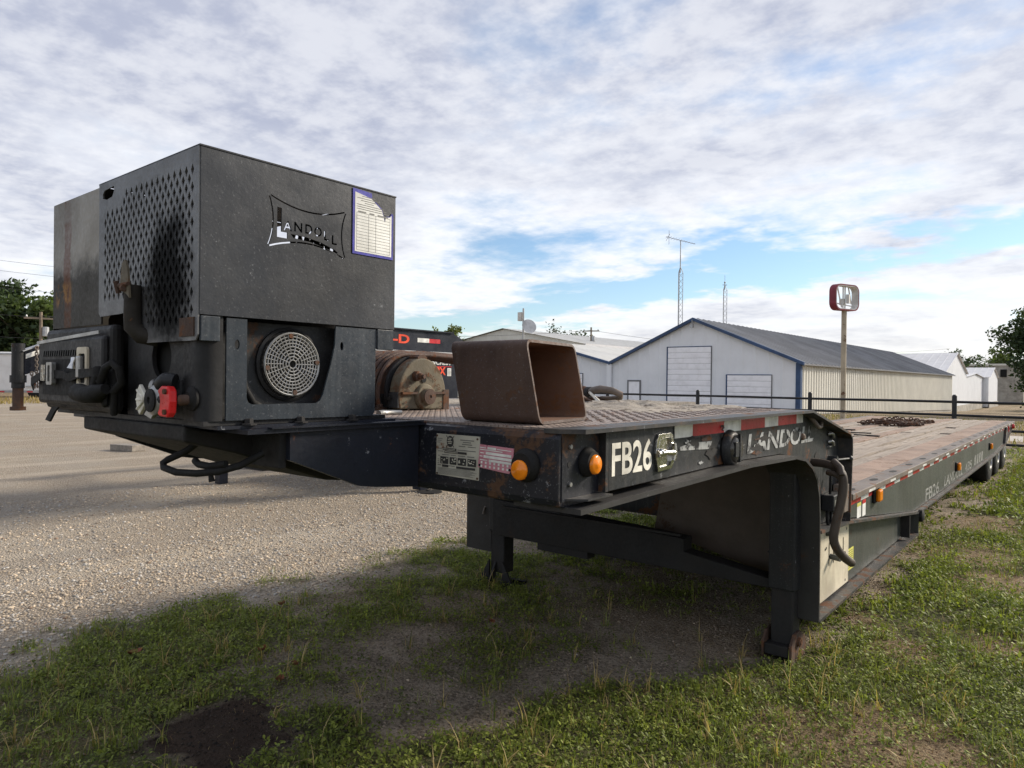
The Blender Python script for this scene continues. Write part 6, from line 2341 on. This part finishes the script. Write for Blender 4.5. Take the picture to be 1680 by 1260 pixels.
def merge(parts):
    V, F, C = [], [], []
    k = 0
    for v, f, c in parts:
        V.append(v); F.append(f + k); C.append(c); k += len(v)
    return np.concatenate(V), np.concatenate(F), np.concatenate(C)


def hue(nr, n, lo, hi, dry=None):
    t = nr.random((n, 1))
    c = np.array(lo)[None] * (1 - t) + np.array(hi)[None] * t
    return c * nr.uniform(.75, 1.25, (n, 1))


G_DARK, G_PALE, STRAW, BROWN = (.092, .122, .026), (.265, .30, .068), (.42, .32, .17), (.22, .12, .055)  # two ends of the random leaf tone, then the dead growth


def weeds():
    nr = np.random.default_rng(77)
    parts = []

    def veg(x, y):
        g, gs, dr, st = cover(x, y)
        return gs * (1 - g) * (1 - .75 * dr) * (1 - st)
    # leafy creeping weeds, clumped in sprigs
    for n, x0, x1, y0, y1, L0, L1, k in ((23000, -4.6, 1.6, .2, 4.4, .012, .022, 10), (22000, -4.8, 4.2, 4.4, 8.5, .019, .034, 9), (18000, -5.0, 7.0, 8.5, 19.5, .034, .062, 8)):
        x, y = sample(nr, n, x0, x1, y0, y1, lambda x, y: veg(x, y) * (.4 + 1.0 * sstep(.36, .58, fbm(x, y, 2.3, 4, 301))))
        if y0 < 4:
            kk = np.hypot(x, y) > .9
            x, y = x[kk], y[kk]
        m = len(x)
        ht = nr.uniform(.012, .055, m) * (1 + .5 * (x > -1))
        rad = nr.uniform(.015, .05, m) * (L1 / .019)
        X = np.repeat(x, k) + nr.normal(0, 1, m * k) * np.repeat(rad, k) * .6
        Y = np.repeat(y, k) + nr.normal(0, 1, m * k) * np.repeat(rad, k) * .6
        Z = ground_z(X, Y) + np.repeat(ht, k) * nr.random(m * k) ** .7
        t = np.repeat(hue(nr, m, G_DARK, G_PALE), k, 0) * nr.uniform(.75, 1.3, (m * k, 1))
        parts.append(leaves(nr, X, Y, Z, nr.uniform(L0, L1, m * k), t, lite=y0 > 4))
    V, F, C = merge(parts)
    o = fast_mesh('creeping_weeds', V, F, 'ground_leaf', None, C)
    tag(o, 'low leafy weeds covering the ground around the trailer', 'weeds', kind='stuff')

    # grass blades
    parts = []
    for n, x0, x1, y0, y1, l0, l1, w, k in ((11000, -4.7, 1.6, .2, 4.4, .03, .085, .0032, 7), (14000, -4.8, 4.5, 4.4, 9, .04, .10, .0050, 7), (15000, -5.0, 8, 9, 20.5, .06, .13, .010, 7)):
        x, y = sample(nr, n, x0, x1, y0, y1, lambda x, y: veg(x, y) * (.3 + .9 * sstep(.4, .6, fbm(x, y, 1.9, 4, 401))) + .012 * (cover(x, y)[0] > .5) * (vnoise(x * 1.6, y * 2.4, 5) > .8))
        kk = np.hypot(x, y) > .9
        x, y = x[kk], y[kk]
        m = len(x)
        X = np.repeat(x, k) + nr.normal(0, .022, m * k); Y = np.repeat(y, k) + nr.normal(0, .022, m * k)
        L = np.repeat(nr.uniform(l0, l1, m), k) * nr.uniform(.5, 1.2, m * k)
        t = np.repeat(hue(nr, m, (.10, .13, .03), (.27, .30, .068)), k, 0) * nr.uniform(.8, 1.25, (m * k, 1))
        dr = nr.random(m * k) < .16
        t[dr] = hue(nr, dr.sum(), (.22, .16, .07), STRAW)
        parts.append(blades(nr, X, Y, L, np.full(m * k, w) * nr.uniform(.7, 1.4, m * k), np.abs(nr.normal(.55, .35, m * k)), t, lite=True))
    # bigger tufts near the camera with long arching blades
    x, y = sample(nr, 950, -4.3, 1.4, .6, 4.2, lambda x, y: (veg(x, y) * .75 + .10) * (1 - cover(x, y)[0]))
    kk = np.hypot(x, y) > 1.0
    x, y = x[kk], y[kk]
    m = len(x); k = 9
    X = np.repeat(x, k) + nr.normal(0, .010, m * k); Y = np.repeat(y, k) + nr.normal(0, .010, m * k)
    t = np.repeat(hue(nr, m, (.09, .12, .03), (.22, .25, .065)), k, 0)
    dr = nr.random(m * k) < np.repeat(nr.choice([.12, .4, .9], m), k)
    t[dr] = hue(nr, dr.sum(), (.30, .22, .09), (.50, .38, .19))
    parts.append(blades(nr, X, Y, nr.uniform(.05, .19, m * k), nr.uniform(.003, .006, m * k), np.abs(nr.normal(.85, .4, m * k)), t))
    V, F, C = merge(parts)
    o = fast_mesh('grass', V, F, 'ground_leaf', None, C)
    tag(o, 'short green grass growing in tufts among the weeds', 'grass', kind='stuff')

    # dry straw thatch on the brown patches, and crumbs of it elsewhere
    parts = []

    def strawd(x, y):
        g, gs, dr, st = cover(x, y)
        return (dr * .9 + .32 * (1 - g)) * (1 - g) * (1 - .7 * st)
    for n, x0, x1, y0, y1, l0, l1, w in ((120000, -4.4, 1.6, .3, 4.6, .010, .050, .0016), (45000, -4.6, 5, 4.6, 10, .02, .07, .003), (16000, -5, 8, 10, 20.5, .03, .09, .006)):
        x, y = sample(nr, n, x0, x1, y0, y1, strawd)
        m = len(x)
        parts.append(blades(nr, x, y, nr.uniform(l0, l1, m), np.full(m, w) * nr.uniform(.7, 1.5, m), nr.uniform(.9, 2.1, m), np.where(nr.random((m, 1)) < .35, hue(nr, m, BROWN, (.26, .15, .07)), hue(nr, m, (.22, .16, .08), STRAW)), lite=True))
    V, F, C = merge(parts)
    o = fast_mesh('dry_straw', V, F, 'ground_leaf', None, C)
    tag(o, 'dead straw and thatch lying on the dry brown patches', 'straw', kind='stuff')

    # dry roadside grass beyond the fence and along the far yard edge
    parts = []
    n = 26000
    x = nr.uniform(-22, 30, n); y = nr.uniform(20.2, 52, n)
    k = (y < 22.5) | (y > 27.2) | (x < -3)
    x, y = x[k], y[k]
    m = len(x)
    parts.append(blades(nr, x, y, nr.uniform(.08, .30, m), np.full(m, .022), np.abs(nr.normal(.5, .3, m)), np.where(nr.random((m, 1)) < .6, hue(nr, m, (.20, .15, .07), (.34, .26, .13)), hue(nr, m, (.08, .095, .03), (.15, .16, .05))), lite=True))
    n = 7000
    x = nr.uniform(-50, -40.5, n); y = nr.uniform(0, 34, n)
    parts.append(blades(nr, x, y, nr.uniform(.08, .25, n), np.full(n, .03), np.abs(nr.normal(.5, .3, n)), hue(nr, n, (.24, .18, .07), (.38, .29, .12)), lite=True))
    V, F, C = merge(parts)
    o = fast_mesh('roadside_grass', V, F, 'ground_leaf', None, C)
    tag(o, 'dry yellow grass beyond the fence and yard edge', 'grass', kind='stuff')


weeds()
